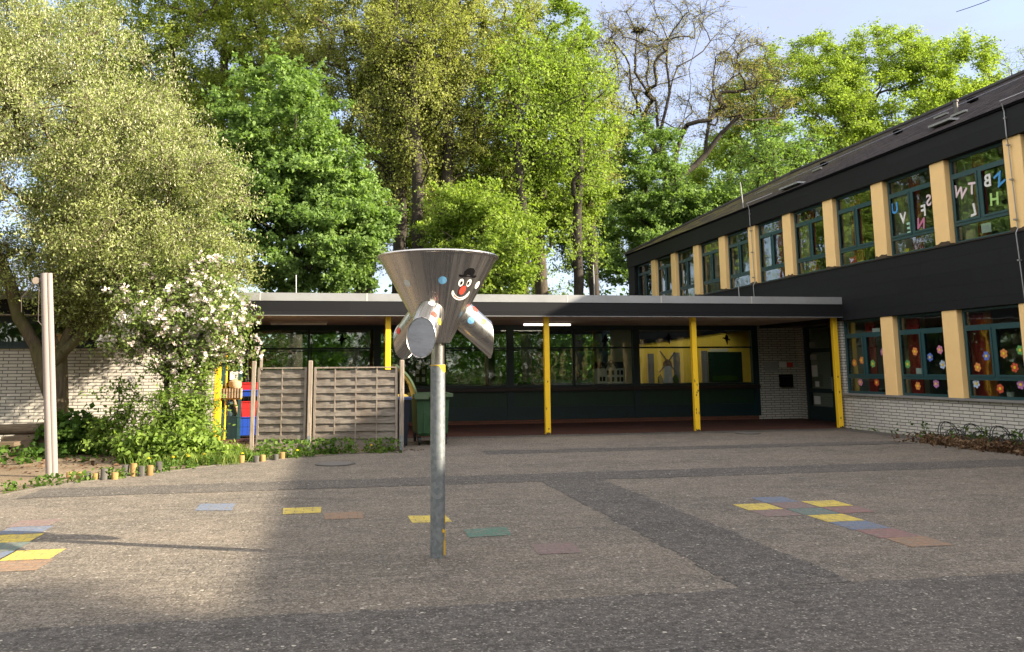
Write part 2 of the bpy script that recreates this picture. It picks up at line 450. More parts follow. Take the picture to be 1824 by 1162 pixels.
MT['maple'] = leaf_mat('maple_leaf', [(0.0, (0.08, 0.14, 0.038)), (0.5, (0.165, 0.26, 0.075)), (1.0, (0.28, 0.385, 0.135))], 0.46)
MT['lime'] = leaf_mat('fresh_lime_leaf', [(0.0, (0.11, 0.175, 0.03)), (0.5, (0.22, 0.305, 0.055)), (1.0, (0.33, 0.42, 0.10))], 0.5)
MT['oak'] = leaf_mat('young_oak_leaf', [(0.0, (0.14, 0.165, 0.045)), (0.5, (0.28, 0.305, 0.085)), (1.0, (0.40, 0.41, 0.16))], 0.5)
MT['bareoak'] = leaf_mat('bronze_oak_bud', [(0.0, (0.16, 0.13, 0.04)), (0.5, (0.26, 0.23, 0.075)), (1.0, (0.34, 0.33, 0.12))])
MT['beech'] = leaf_mat('fresh_beech_leaf', [(0.0, (0.12, 0.18, 0.03)), (0.5, (0.23, 0.31, 0.055)), (1.0, (0.35, 0.43, 0.10))], 0.5)
MT['yellowgreen'] = leaf_mat('yellow_green_leaf', [(0.0, (0.14, 0.19, 0.03)), (0.5, (0.27, 0.33, 0.06)), (1.0, (0.38, 0.43, 0.11))], 0.5)
MT['willow'] = leaf_mat('willow_leaf', [(0.0, (0.15, 0.185, 0.060)), (0.5, (0.27, 0.315, 0.115)), (1.0, (0.40, 0.43, 0.20))], clump=0.5)
MT['catkin'] = leaf_mat('willow_catkin', [(0.0, (0.30, 0.30, 0.18)), (0.5, (0.42, 0.415, 0.27)), (1.0, (0.54, 0.525, 0.38))], 0.25, tcol=(1, 1, 0.9))
MT['apple'] = leaf_mat('apple_leaf', [(0.0, (0.10, 0.155, 0.04)), (0.5, (0.19, 0.26, 0.075)), (1.0, (0.29, 0.36, 0.12))])
MT['blossom'] = leaf_mat('apple_blossom', [(0.0, (0.72, 0.52, 0.53)), (0.25, (0.82, 0.74, 0.71)), (1.0, (0.88, 0.86, 0.82))], 0.35, tcol=(1, 0.95, 0.95))
MT['shrub'] = leaf_mat('shrub_leaf', [(0.0, (0.08, 0.14, 0.026)), (0.5, (0.18, 0.27, 0.05)), (1.0, (0.28, 0.37, 0.085))])
MT['weed'] = leaf_mat('weed_leaf', [(0.0, (0.04, 0.085, 0.015)), (0.5, (0.08, 0.15, 0.025)), (1.0, (0.16, 0.22, 0.05))])
MT['grass'] = leaf_mat('grass_blade', [(0.0, (0.07, 0.12, 0.02)), (0.5, (0.13, 0.20, 0.04)), (1.0, (0.24, 0.28, 0.08))])
MT['litter'] = leaf_mat('dry_leaf', [(0.0, (0.045, 0.025, 0.015)), (0.5, (0.11, 0.062, 0.035)), (1.0, (0.24, 0.16, 0.09))], 0.15, tcol=(1, 0.9, 0.7))
MT['dandelion'] = leaf_mat('dandelion_petal', [(0.0, (0.7, 0.42, 0.01)), (1.0, (0.8, 0.55, 0.02))], 0.2, tcol=(1, 1, 0.5))
MT['under'] = leaf_mat('undergrowth_leaf', [(0.0, (0.03, 0.07, 0.012)), (0.5, (0.06, 0.12, 0.02)), (1.0, (0.12, 0.19, 0.035))])

def painted(name, c, wear=0.35):
    t = NT(name)
    p = t.pos()
    fine = t.noise(p, 75.0, 3, 0.7)
    grit = t.noise(p, 26.0, 4, 0.75)
    mid = t.noise(p, 7.0, 7, 0.75)
    b = t.n('ShaderNodeTexBrick', {'Vector': p, 'Color1': (0, 0, 0, 1), 'Color2': (0.25, 0.25, 0.25, 1), 'Mortar': (1, 1, 1, 1), 'Scale': 1.0, 'Mortar Size': 0.0075,
                                   'Mortar Smooth': 0.4, 'Brick Width': 0.2, 'Row Height': 0.1}, offset=0.5)
    a = t.mix(t.ramp(fine, [(0.38, (0, 0, 0)), (0.68, (1, 1, 1))]), mul(c, 0.66), mul(c, 1.22))
    base = t.mix(t.ramp(grit, [(0.42, (0, 0, 0)), (0.64, (1, 1, 1))]), (0.10, 0.088, 0.074), (0.23, 0.20, 0.165))
    scuff = t.math('ADD', t.math('MULTIPLY', t.math('SUBTRACT', mid, 0.5 - wear * 0.30), 3.0), t.math('MULTIPLY', t.math('SUBTRACT', grit, 0.5), 2.2), clamp=True)
    a = t.mix(t.math('MULTIPLY', scuff, 0.85), a, base)
    a = t.mix(t.math('MULTIPLY', b.outputs['Fac'], 0.6), a, (0.10, 0.088, 0.074))
    return t.surf(t.bsdf(a, 0.8, 0, 0.25, t.bump(fine, 0.5, 0.006)))
PT = dict(blue=painted('worn_blue_paint', (0.125, 0.170, 0.255), 0.45), yellow=painted('worn_yellow_paint', (0.56, 0.43, 0.085), 0.22), orange=painted('worn_orange_paint', (0.27, 0.165, 0.10), 0.45),
          green=painted('worn_green_paint', (0.07, 0.165, 0.125), 0.4), pink=painted('worn_pink_paint', (0.20, 0.13, 0.125), 0.5), red=painted('worn_red_paint', (0.23, 0.12, 0.115), 0.45), teal=painted('worn_dull_green_paint', (0.11, 0.165, 0.15), 0.4))

# ------------------------------------------------------------------ mesh helpers
class MB:
    def __init__(self):
        self.v = []
        self.f = []
    def poly(self, pts):
        k = len(self.v)
        self.v += [tuple(p) for p in pts]
        self.f.append(tuple(range(k, k + len(pts))))
        return self
    def box(self, x0, y0, z0, x1, y1, z1):
        k = len(self.v)
        self.v += [(x0, y0, z0), (x1, y0, z0), (x1, y1, z0), (x0, y1, z0), (x0, y0, z1), (x1, y0, z1), (x1, y1, z1), (x0, y1, z1)]
        self.f += [tuple(k + i for i in q) for q in ((0, 3, 2, 1), (4, 5, 6, 7), (0, 1, 5, 4), (1, 2, 6, 5), (2, 3, 7, 6), (3, 0, 4, 7))]
        return self
    def bbox(self, x0, y0, z0, x1, y1, z1, b=0.01):
        """box with chamfered vertical edges and top"""
        ring = [(x0 + b, y0), (x1 - b, y0), (x1, y0 + b), (x1, y1 - b), (x1 - b, y1), (x0 + b, y1), (x0, y1 - b), (x0, y0 + b)]
        k = len(self.v)
        cx, cy = (x0 + x1) / 2, (y0 + y1) / 2
        def ins(p):
            return (p[0] + (b if p[0] < cx else -b), p[1] + (b if p[1] < cy else -b))
        rr = [ins(p) for p in ring]
        self.v += [(x, y, z0) for x, y in ring] + [(x, y, z1 - b) for x, y in ring] + [(x, y, z1) for x, y in rr]
        for i in range(8):
            j = (i + 1) % 8
            self.f += [(k + i, k + j, k + 8 + j, k + 8 + i), (k + 8 + i, k + 8 + j, k + 16 + j, k + 16 + i)]
        self.f += [tuple(k + 16 + i for i in range(8)), tuple(k + 7 - i for i in range(8))]
        return self
    def beam(self, p, q, w, h, upv=(0, 0, 1)):
        p, q = Vector(p), Vector(q)
        d = (q - p).normalized()
        s = d.cross(Vector(upv))
        if s.length < 1e-4:
            s = d.cross(Vector((1, 0, 0)))
        s.normalize()
        u = s.cross(d)
        k = len(self.v)
        for c in (p, q):
            for a, b in ((-1, -1), (1, -1), (1, 1), (-1, 1)):
                self.v.append(tuple(c + s * (a * w / 2) + u * (b * h / 2)))
        self.f += [tuple(k + i for i in q_) for q_ in ((0, 3, 2, 1), (4, 5, 6, 7), (0, 1, 5, 4), (1, 2, 6, 5), (2, 3, 7, 6), (3, 0, 4, 7))]
        return self
    def tube(self, pts, rad, n=10, cap=True):
        pts = [Vector(p) for p in pts]
        if not hasattr(rad, '__len__'):
            rad = [rad] * len(pts)
        k = len(self.v)
        ref = Vector((0, 0, 1))
        for i, p in enumerate(pts):
            d = (pts[min(i + 1, len(pts) - 1)] - pts[max(i - 1, 0)]).normalized()
            if abs(d.dot(ref)) > 0.95:
                ref = Vector((1, 0, 0)) if abs(d.x) < 0.9 else Vector((0, 1, 0))
            s = d.cross(ref).normalized()
            u = s.cross(d)
            for j in range(n):
                a = 2 * PI * j / n
                self.v.append(tuple(p + (s * math.cos(a) + u * math.sin(a)) * rad[i]))
        for i in range(len(pts) - 1):
            for j in range(n):
                j2 = (j + 1) % n
                self.f.append((k + i * n + j, k + i * n + j2, k + (i + 1) * n + j2, k + (i + 1) * n + j))
        if cap:
            self.f.append(tuple(k + n - 1 - j for j in range(n)))
            self.f.append(tuple(k + (len(pts) - 1) * n + j for j in range(n)))
        return self
    def lathe(self, c, prof, n=32, cap=True):
        """prof: list of (r, z)"""
        k = len(self.v)
        for r, z in prof:
            for j in range(n):
                a = 2 * PI * j / n
                self.v.append((c[0] + r * math.cos(a), c[1] + r * math.sin(a), c[2] + z))
        for i in range(len(prof) - 1):
            for j in range(n):
                j2 = (j + 1) % n
                self.f.append((k + i * n + j, k + i * n + j2, k + (i + 1) * n + j2, k + (i + 1) * n + j))
        if cap:
            self.f.append(tuple(k + n - 1 - j for j in range(n)))
            self.f.append(tuple(k + (len(prof) - 1) * n + j for j in range(n)))
        return self
    def prism(self, pts, d):
        """polygon pts (3D, planar) extruded by vector d"""
        k = len(self.v)
        n = len(pts)
        self.v += [tuple(p) for p in pts] + [tuple(Vector(p) + Vector(d)) for p in pts]
        self.f += [tuple(k + n - 1 - i for i in range(n)), tuple(k + n + i for i in range(n))]
        for i in range(n):
            j = (i + 1) % n
            self.f.append((k + i, k + j, k + n + j, k + n + i))
        return self
    def build(self, name, mat, parent=None, smooth=False, origin=None):
        me = bpy.data.meshes.new(name)
        o3 = Vector((0, 0, 0))
        if parent is not None and origin is None:
            o3 = WLOC.get(parent.name, Vector((0, 0, 0)))
        elif origin is not None:
            o3 = Vector(origin)
        me.from_pydata([(x - o3.x, y - o3.y, z - o3.z) for x, y, z in self.v], [], self.f)
        me.update()
        if smooth:
            me.polygons.foreach_set('use_smooth', [True] * len(me.polygons))
            try:
                me.set_sharp_from_angle(angle=math.radians(38))
            except Exception:
                pass
        me.materials.append(mat)
        o = bpy.data.objects.new(name, me)
        COL.objects.link(o)
        if parent is not None:
            o.parent = parent
            WLOC[o.name] = o3.copy()          # children keep their parent's frame
        else:
            o.location = o3
            WLOC[o.name] = o3.copy()
        return o

WLOC = {}          # world position of each object's frame (no rotations used on parents while building)
def tag(o, label=None, cat=None, group=None, kind=None):
    for k, v in (('label', label), ('category', cat), ('group', group), ('kind', kind)):
        if v:
            o[k] = v
    return o
def thing(name, label, cat, loc=(0, 0, 0), group=None):
    o = bpy.data.objects.new(name, None)
    o.empty_display_size = 0.2
    COL.objects.link(o)
    o.location = loc
    WLOC[o.name] = Vector(loc)
    return tag(o, label, cat, group)
def struct(o):
    o['kind'] = 'structure'
    return o
def copy_tree(o, parent=None):
    c = o.copy()
    COL.objects.link(c)
    if parent is not None:
        c.parent = parent
    for ch in list(o.children):
        copy_tree(ch, c)
    return c
def sheet(name, pts, z, mat):
    m = MB()
    m.poly([(x, y, z) for x, y in pts])
    return struct(m.build(name, mat))

# ------------------------------------------------------------------ ground
m = MB()
m.poly([(-900, -900, 0), (900, -900, 0), (900, 900, 0), (-900, 900, 0)])
struct(m.build('ground', MT['ground']))
KERB = [(-4.75, -12), (-4.7, 6), (-4.5, 10.5), (-4.28, 12.5), (-3.90, 13.45), (-2.95, 14.35), (-1.66, 15.9), (-0.31, 16.68), (1.40, 17.55)]
sheet('dirt_bed', [(-14, -12)] + [(x + 0.02, y) for x, y in KERB] + [(1.5, 20.9), (-14, 20.98)], 0.004, MT['dirt'])
sheet('playground_paving', KERB + [(1.46, 20.9), (13.3, 20.9), (13.3, -12)], 0.008, MT['pave'])
sheet('canopy_floor', [(-2.7, 20.62), (14.4, 20.62), (14.4, 25.05), (-2.7, 25.05)], 0.016, MT['redtile'])
for pts in ([(1.52, 20.1), (13.12, 20.1), (13.12, 20.61), (1.52, 20.61)],
            [(2.9, 16.25), (11.9, 16.2), (11.9, 16.9), (2.9, 16.93)],
            [(-3.95, 12.2), (12.2, 12.2), (12.2, 13.12), (-3.9, 13.12)],
            [(2.95, 6.08), (3.87, 6.08), (3.87, 12.19), (2.95, 12.19)],
            [(-4.7, 2.2), (12.2, 2.2), (12.2, 6.07), (-4.7, 6.07)],
            [(12.55, 4.0), (13.13, 4.0), (13.13, 20.09), (12.55, 20.09)]):
    rj = random.Random(int(pts[0][0] * 10 + pts[0][1]))
    tooth = []
    for (ax_, ay_), (bx_, by_) in zip(pts, pts[1:] + pts[:1]):
        L_ = math.hypot(bx_ - ax_, by_ - ay_)
        nx_, ny_ = -(by_ - ay_) / L_, (bx_ - ax_) / L_
        n_ = max(1, int(L_ / (0.2 if abs(nx_) < 0.5 else 0.1)))
        for i in range(n_):
            o_ = rj.choice((0, 0, 0.02, -0.015, 0.03)) if L_ > 1.5 else 0
            for q_ in (i, i + 1):
                tooth.append((ax_ + (bx_ - ax_) * q_ / n_ + nx_ * o_, ay_ + (by_ - ay_) * q_ / n_ + ny_ * o_))
    sheet('paving_band', tooth, 0.012, MT['pave_dark'])
# flush concrete kerb along the bed
km = MB()
for a, b in zip(KERB[2:-1], KERB[3:]):
    km.beam((a[0] - 0.03, a[1] + 0.03, 0.0), (b[0] - 0.03, b[1] + 0.03, 0.0), 0.06, 0.034)
struct(km.build('kerb', plain('old_concrete_kerb', (0.125, 0.112, 0.095), 0.9, 0.25, 5)))

# painted play markings: single stepping squares and two hopscotch courts
def quad_mark(name, pts, z, mat, parent=None):
    mm = MB()
    mm.poly([(x, y, z) for x, y in pts])
    return mm.build(name, mat, parent)
MARKZ = 0.0115
for pts, c, lab in (
    ([(-1.54, 10.66), (-1.12, 10.58), (-1.13, 11.11), (-1.55, 11.18)], 'blue', 'faded light blue painted square alone on the sunlit paving'),
    ([(-0.52, 10.16), (-0.10, 10.18), (-0.10, 10.6), (-0.54, 10.61)], 'yellow', 'small yellow painted square at the edge of the sunlit paving'),
    ([(-0.05, 9.72), (0.36, 9.7), (0.36, 10.16), (-0.07, 10.15)], 'orange', 'dull orange painted square between two yellow squares on the paving'),
    ([(0.85, 9.28), (1.27, 9.27), (1.25, 9.7), (0.84, 9.74)], 'yellow', 'yellow painted square partly hidden behind the steel pole'),
    ([(1.31, 8.38), (1.73, 8.42), (1.77, 8.86), (1.32, 8.8)], 'green', 'green painted square on the shaded paving beside the steel pole'),
    ([(1.78, 7.51), (2.17, 7.49), (2.21, 7.96), (1.80, 7.93)], 'pink', 'worn pink painted square, the nearest of the stepping squares')):
    tag(quad_mark('painted_square', pts, MARKZ, PT[c]), lab, 'painted square', 'stepping squares painted across the paving')
hop = thing('hopscotch_court', 'multicoloured hopscotch court painted on the shaded paving at right', 'hopscotch', (5.3, 8.6, 0), 'hopscotch courts')
S = 0.425
def hs(x, y, c):
    quad_mark('painted_field', [(x, y), (x + S, y), (x + S + 0.012, y + S), (x + 0.012, y + S)], MARKZ, PT[c], hop)
for x, y, c in ((5.07, 9.68, 'blue'), (5.07, 9.245, 'pink'), (5.06, 8.81, 'teal'), (5.06, 8.375, 'yellow'), (5.05, 7.94, 'blue'), (5.06, 7.51, 'red'), (5.08, 7.08, 'orange'),
                (4.62, 9.235, 'yellow'), (4.61, 8.80, 'pink'), (5.51, 9.27, 'yellow'), (5.50, 8.83, 'red')):
    hs(x, y, c)
hop = thing('hopscotch_court', 'sunlit hopscotch court painted on the paving, cut by the frame at left', 'hopscotch', (-2.9, 8.9, 0), 'hopscotch courts')
for x, y, c in ((-3.32, 9.985, 'pink'), (-3.28, 9.55, 'blue'), (-3.24, 9.11, 'yellow'), (-3.22, 8.68, 'teal'), (-3.21, 8.245, 'blue'), (-2.80, 8.25, 'yellow'), (-2.77, 7.81, 'orange'), (-3.20, 7.81, 'pink'), (-3.66, 8.7, 'red')):
    hs(x, y, c)

MT['manlid'] = plain('worn_manhole_concrete', (0.125, 0.115, 0.105), 0.85, 0.3, 14)
def manhole(x, y, r, lab):
    t = thing('manhole_cover', lab, 'manhole cover', (x, y, 0.01), 'manhole covers')
    MB().lathe((x, y, 0.012), [(r, 0), (r, 0.008), (r * 0.86, 0.010)], 32).build('rim', MT['iron'], t)
    mm = MB().lathe((x, y, 0.018), [(r * 0.85, 0), (r * 0.85, 0.006), (r * 0.5, 0.008)], 32)
    mm.build('lid', MT['manlid'], t)
manhole(0.07, 15.28, 0.34, 'round manhole cover in front of the wooden screen fence')
manhole(9.93, 19.7, 0.30, 'round manhole cover in the shade before the covered walkway')

# ------------------------------------------------------------------ school building on the right
BX = 13.15
bld = thing('school_building', 'two storey school wing with black cladding, ochre pillars and tiled roof', 'building', (BX, 20, 0))
Y0, Y1 = -3.0, 36.8
PK = [14.57 + 2.165 * k for k in range(-8, 10)]
# lower wall
w = MB()
w.box(BX + 0.05, Y0, 0, BX + 0.30, 20.9, 0.86)
w.box(BX + 0.05, 20.64, 0.86, BX + 0.30, 20.9, 2.78)
w.build('brick_wall', MT['brick'], bld)
MB().box(BX - 0.03, Y0, 0.862, BX + 0.298, 20.66, 0.91).build('window_sill', MT['sill'], bld)
# cladding bands
c_ = MB()
c_.box(BX - 0.03, Y0, 2.79, BX + 0.35, Y1, 4.17)
c_.box(BX - 0.029, 36.02, 4.171, BX + 0.35, Y1, 6.08)
c_.box(BX + 0.351, 36.6, 2.8, 23.6, Y1, 6.6)
c_.build('cladding', MT['clad'], bld)
MB().box(BX - 0.06, Y0, 6.085, BX + 0.35, Y1 + 0.05, 6.66).build('fascia', MT['clad'], bld)
MB().box(BX - 0.055, Y0, 4.172, BX + 0.12, 36.0, 4.20).build('sill_flashing', MT['brownledge'], bld)
MB().box(BX - 0.10, Y0, 6.662, BX + 0.1, Y1 + 0.08, 6.72).build('gutter', MT['blackpaint'], bld)
# roof: hipped at the far end
rm = MB()
ex, ez, rx, rz = BX - 0.12, 6.71, 18.4, 9.46
rm.poly([(ex, Y0, ez), (ex, Y1 + 0.1, ez), (rx, 31.5, rz), (rx, Y0, rz)][::-1])
rm.poly([(ex, Y1 + 0.1, ez), (23.75, Y1 + 0.1, ez), (rx, 31.5, rz)][::-1])
rm.poly([(23.75, Y0, ez), (rx, Y0, rz), (rx, 31.5, rz), (23.75, Y1 + 0.1, ez)][::-1])
rm.poly([(ex, Y0, ez), (rx, Y0, rz), (23.75, Y0, ez)])
roof = rm.build('roof', MT['roof'], bld)
rg = MB()
rg.tube([(rx, Y0, rz), (rx, 31.5, rz)], 0.11, 8)
rg.tube([(rx, 31.5, rz), (ex, Y1 + 0.1, ez)], 0.10, 8)
rg.build('ridge_cap', MT['ridge'], roof, True)
random.seed(5)
vt = MB()
vt.tube([(15.2, 18.2, 7.6), (15.2, 18.2, 8.12)], 0.055, 12)
vt.tube([(15.2, 18.2, 8.12), (15.2, 18.2, 8.17)], 0.075, 12)
vt.build('vent_pipe', MT['iron'], roof, True)
def roof_pt(x, y, off=0.0):
    return (x, y, ez + (x - ex) * (rz - ez) / (rx - ex) + off)
for x, y, l in ((13.75, 16.9, 0.75), (13.35, 22.9, 1.1)):
    sk = MB()
    sk.beam(roof_pt(x, y - l / 2, 0.05), roof_pt(x + 0.02, y + l / 2, 0.05), 0.26, 0.05)
    sk.build('skylight', MT['skylight'], roof)
for y, x in ((15.0, 15.4), (17.4, 14.6), (19.6, 15.9), (24.5, 15.2), (13.8, 16.3)):
    MB().beam(roof_pt(x, y - 0.25, 0.04), roof_pt(x, y + 0.25, 0.04), 0.07, 0.05).build('snow_hook', MT['wire'], roof)
for y, x in ((12.9, 16.9), (16.1, 16.5), (18.9, 16.3), (21.8, 16.2), (25.2, 15.9)):
    MB().beam(roof_pt(x, y - 0.12, 0.07), roof_pt(x, y + 0.12, 0.07), 0.15, 0.10).build('vent_tile', MT['blackpaint'], roof)
lw_ = MB()
pts = [roof_pt(14.6 + 2.0 * min(1, max(0, (30 - y) / 16.0)), y, 0.12) for y in np.linspace(28, 13, 16)]
lw_.tube(pts, 0.012, 5)
lw_.build('lightning_wire', MT['wire'], roof)
for y in (14.35, 25.05):
    dn = MB()
    dn.tube([(ex + 0.7, y - 0.3, 7.1), (ex - 0.05, y, 6.80), (BX - 0.12, y, 6.74), (BX - 0.085, y, 6.6), (BX - 0.085, y, 6.1), (BX - 0.045, y + 0.02, 5.95), (BX - 0.03, y, 4.25), (BX - 0.085, y, 4.15), (BX - 0.06, y - 0.03, 2.8)], 0.011, 6)
    for z in (6.45, 5.9, 5.2, 4.4, 3.6):
        dn.box(BX - 0.10, y - 0.025, z, BX - 0.03, y + 0.025, z + 0.03)
    dn.build('lightning_conductor', MT['wire'], bld)
for y in (13.35, 25.6):
    MB().tube([(ex + 0.12, y, 6.75), (ex + 0.05, y, 7.62)], 0.016, 6).build('lightning_rod', MT['wire'], bld)
# pillars (upper and lower), each with a stained foot
def pillar(y, z0, z1, foot):
    p = MB()
    p.bbox(BX, y - 0.46, z0 + (0.04 if foot else 0), BX + 0.20, y, z1, 0.012)
    o = p.build('pillar', MT['ochre'], bld)
    if foot:
        f = MB()
        f.box(BX - 0.005, y - 0.465, z0, BX + 0.20, y + 0.004, z0 + 0.039)
        rr = random.Random(int(y * 10))
        pts = [(BX - 0.003, y - 0.462, z0 + 0.039), (BX - 0.003, y + 0.002, z0 + 0.039)]
        k = 7
        for i in range(k, -1, -1):
            pts.append((BX - 0.003, y - 0.462 + 0.464 * i / k, z0 + 0.045 + rr.random() * 0.055))
        f.poly(pts)
        f.build('stained_foot', MT['soot'], o)
for k, y in enumerate(PK):
    pillar(y, 4.20, 6.083, True)
    if y < 20:
        pillar(y, 0.912, 2.788, False)
# windows
def building_window(ya, yb, z0, z1, curtain_side=0):
    """glazed opening from ya (near) to yb (far) on the facade"""
    xg = BX + 0.16
    fm = MB()
    d0, d1 = xg - 0.035, xg + 0.04
    t = 0.055
    ht = z1 - z0
    zt, zb = z0 + ht * 0.80, z0 + ht * 0.22
    ym = ya + (yb - ya) * 0.50
    fm.box(d0, ya, z0, d1, ya + t, z1); fm.box(d0, yb - t, z0, d1, yb, z1)
    fm.box(d0, ya + t, z1 - t, d1, yb - t, z1); fm.box(d0, ya + t, z0, d1, yb - t, z0 + t)
    fm.box(d0, ya + t, zt - 0.04, d1, yb - t, zt + 0.03)
    fm.box(d0, ya + t, zb - 0.035, d1, yb - t, zb + 0.035)
    fm.box(d0, ym - 0.04, zb + 0.035, d1, ym + 0.04, zt - 0.04)
    # casement sashes sit proud of the frame
    for a, b in ((ya + t, ym - 0.04), (ym + 0.04, yb - t)):
        s, e0, e1 = 0.045, d0 - 0.018, d0 - 0.002
        fm.box(e0, a, zb + 0.035, e1, a + s, zt - 0.04); fm.box(e0, b - s, zb + 0.035, e1, b, zt - 0.04)
        fm.box(e0, a + s, zb + 0.035, e1, b - s, zb + 0.035 + s); fm.box(e0, a + s, zt - 0.04 - s, e1, b - s, zt - 0.04)
    o = fm.build('window', MT['teal'], bld)
    g = MB()
    for a, b, c, d in ((ya + t, yb - t, zt + 0.03, z1 - t), (ya + t, yb - t, z0 + t, zb - 0.035), (ya + t, ym - 0.04, zb + 0.035, zt - 0.04), (ym + 0.04, yb - t, zb + 0.035, zt - 0.04)):
        g.box(xg - 0.004, a, c, xg + 0.004, b, d)
    g.build('pane', MT['glass'], o)
    MB().box(BX + 0.155, yb + 0.0, z0, BX + 0.21, yb + 0.02, z1).build('jamb', MT['blackpaint'], o)
rng = random.Random(3)
for k in range(len(PK) - 1):
    building_window(PK[k] + 0.02, PK[k + 1] - 0.48, 4.205, 6.08)
    if PK[k] < 17:
        building_window(PK[k] + 0.02, PK[k + 1] - 0.48, 0.915, 2.785)
building_window(PK[-1] + 0.02, 36.0, 4.205, 6.08)
building_window(18.92, 20.62, 0.915, 2.785)
# rooms behind the glass
iw = MB()
iw.box(17.2, Y0, 0.05, 17.3, 36.5, 6.3)
iw.box(BX + 0.36, 20.75, 0.05, 17.19, 20.85, 2.75)
iw.box(BX + 0.36, 25.6, 3.1, 17.19, 25.7, 6.2)
iw.box(BX + 0.36, 16.4, 3.1, 17.19, 16.5, 6.2)
iw.build('room_wall', MT['intgrey'], bld)
fl = MB()
fl.box(BX + 0.36, Y0, 0.0, 17.19, 20.74, 0.04)
fl.box(BX + 0.36, Y0, 2.80, 17.19, 36.5, 3.05)
fl.box(BX + 0.36, Y0, 6.25, 17.19, 36.5, 6.4)
fl.build('storey_slab', MT['intfloor'], bld)
ip = MB()
for y in PK:
    if y < 19:
        ip.box(BX + 0.45, y - 0.55, 0.06, BX + 0.80, y + 0.02, 2.79)
    ip.box(BX + 0.45, y - 0.55, 3.06, BX + 0.75, y + 0.02, 6.24)
ip.build('inner_pier', MT['cream'], bld)
def curtain(y, z0, z1, wd, mat):
    cm = MB()
    n = 26
    pts = []
    for i in range(n + 1):
        pts.append((BX + 0.385 + 0.03 * math.sin(i * 1.9), y + wd * i / n))
    for (a, b) in zip(pts, pts[1:]):
        cm.poly([(a[0], a[1], z0), (b[0], b[1], z0), (b[0], b[1], z1), (a[0], a[1], z1)])
    cm.build('curtain', mat, bld, True)
for y, wd in ((18.0, 0.42), (15.95, 0.45), (19.7, 0.35), (13.2, 0.5)):
    curtain(y, 0.75, 2.7, wd, MT['curtain'])
curtain(15.75, 0.75, 2.7, 0.18, MT['curtain_or'])
for y, wd in ((15.55, 0.3), (17.6, 0.35), (19.9, 0.4), (22.1, 0.35), (24.0, 0.3)):
    curtain(y, 3.9, 6.1, wd, MT['curtain'])
# entrance recess at the far end of the lower storey: door wall facing the yard
ent = MB()
ent.box(14.36, 20.9, 0, 14.5, 21.4, 2.86)
ent.build('recess_wall', MT['brick'], bld)
df = MB()
for a, b in ((21.4, 21.55), (22.85, 23.05), (24.3, 24.45)):
    df.box(14.33, a, 0.02, 14.45, b, 2.86)
for z0, z1 in ((0.02, 0.42), (0.82, 0.95), (2.02, 2.14), (2.74, 2.86)):
    df.box(14.335, 21.55, z0, 14.445, 22.85, z1)
    df.box(14.335, 23.05, z0, 14.445, 24.3, z1)
entd = df.build('entrance_door', MT['darkteal'], bld)
g = MB()
for a, b in ((21.55, 22.85), (23.05, 24.3)):
    for z0, z1 in ((0.42, 0.82), (0.95, 2.02), (2.14, 2.74)):
        g.box(14.385, a, z0, 14.393, b, z1)
g.build('pane', MT['corrglass'], entd)
MB().tube([(14.28, 22.95, 0.9), (14.28, 22.95, 1.3)], 0.018, 8).build('handle', MT['zinc'], entd)
MB().box(15.6, 21.0, 0.02, 15.7, 24.8, 2.8).build('hall_wall', MT['yellowwall'], bld)
pb = MB()
pb.box(12.95, 24.9, 0, 14.36, 25.1, 2.86)
pb.box(14.36, 24.46, 0, 14.6, 25.1, 2.86)
pb.build('brick_pier', MT['brick'], bld)

# things on the windows of the right wing ---------------------------------
def letter(ch, y, z, size, colmat, lab, rot=0.0, flip=1):
    cu = bpy.data.curves.new('window_letter', 'FONT')
    cu.body = ch
    cu.size = size
    cu.align_x = 'CENTER'
    cu.align_y = 'CENTER'
    cu.extrude = 0.004
    cu.offset = 0.009
    tmp = bpy.data.objects.new('window_letter', cu)
    me = bpy.data.meshes.new_from_object(tmp)
    bpy.data.objects.remove(tmp)
    o = bpy.data.objects.new('window_letter', me)
    COL.objects.link(o)
    me.materials.clear()
    me.materials.append(colmat)
    # reads correctly from inside the room, so it is mirrored from the yard: text x -> -Y... facing +X
    R_ = Matrix(((0, 0, 1), (1, 0, 0), (0, 1, 0))).to_4x4()
    o.matrix_world = Matrix.Translation((BX + 0.150, y, z)) @ R_ @ Matrix.Rotation(rot, 4, 'Z')
    if flip < 0:
        for v_ in me.vertices:
            v_.co.x = -v_.co.x
        me.flip_normals()
    tag(o, lab, 'letter', 'cut-out letters on the upper windows')
LM = dict(white=MT['paper'], pink=plain('pink_card', (0.66, 0.53, 0.54), 0.8, 0.05), blue=plain('blue_card', (0.06, 0.26, 0.55), 0.8, 0.05), green=plain('green_card', (0.34, 0.55, 0.16), 0.8, 0.05),
          mint=plain('mint_card', (0.35, 0.58, 0.45), 0.8, 0.05), magenta=plain('magenta_card', (0.48, 0.16, 0.26), 0.8, 0.05))
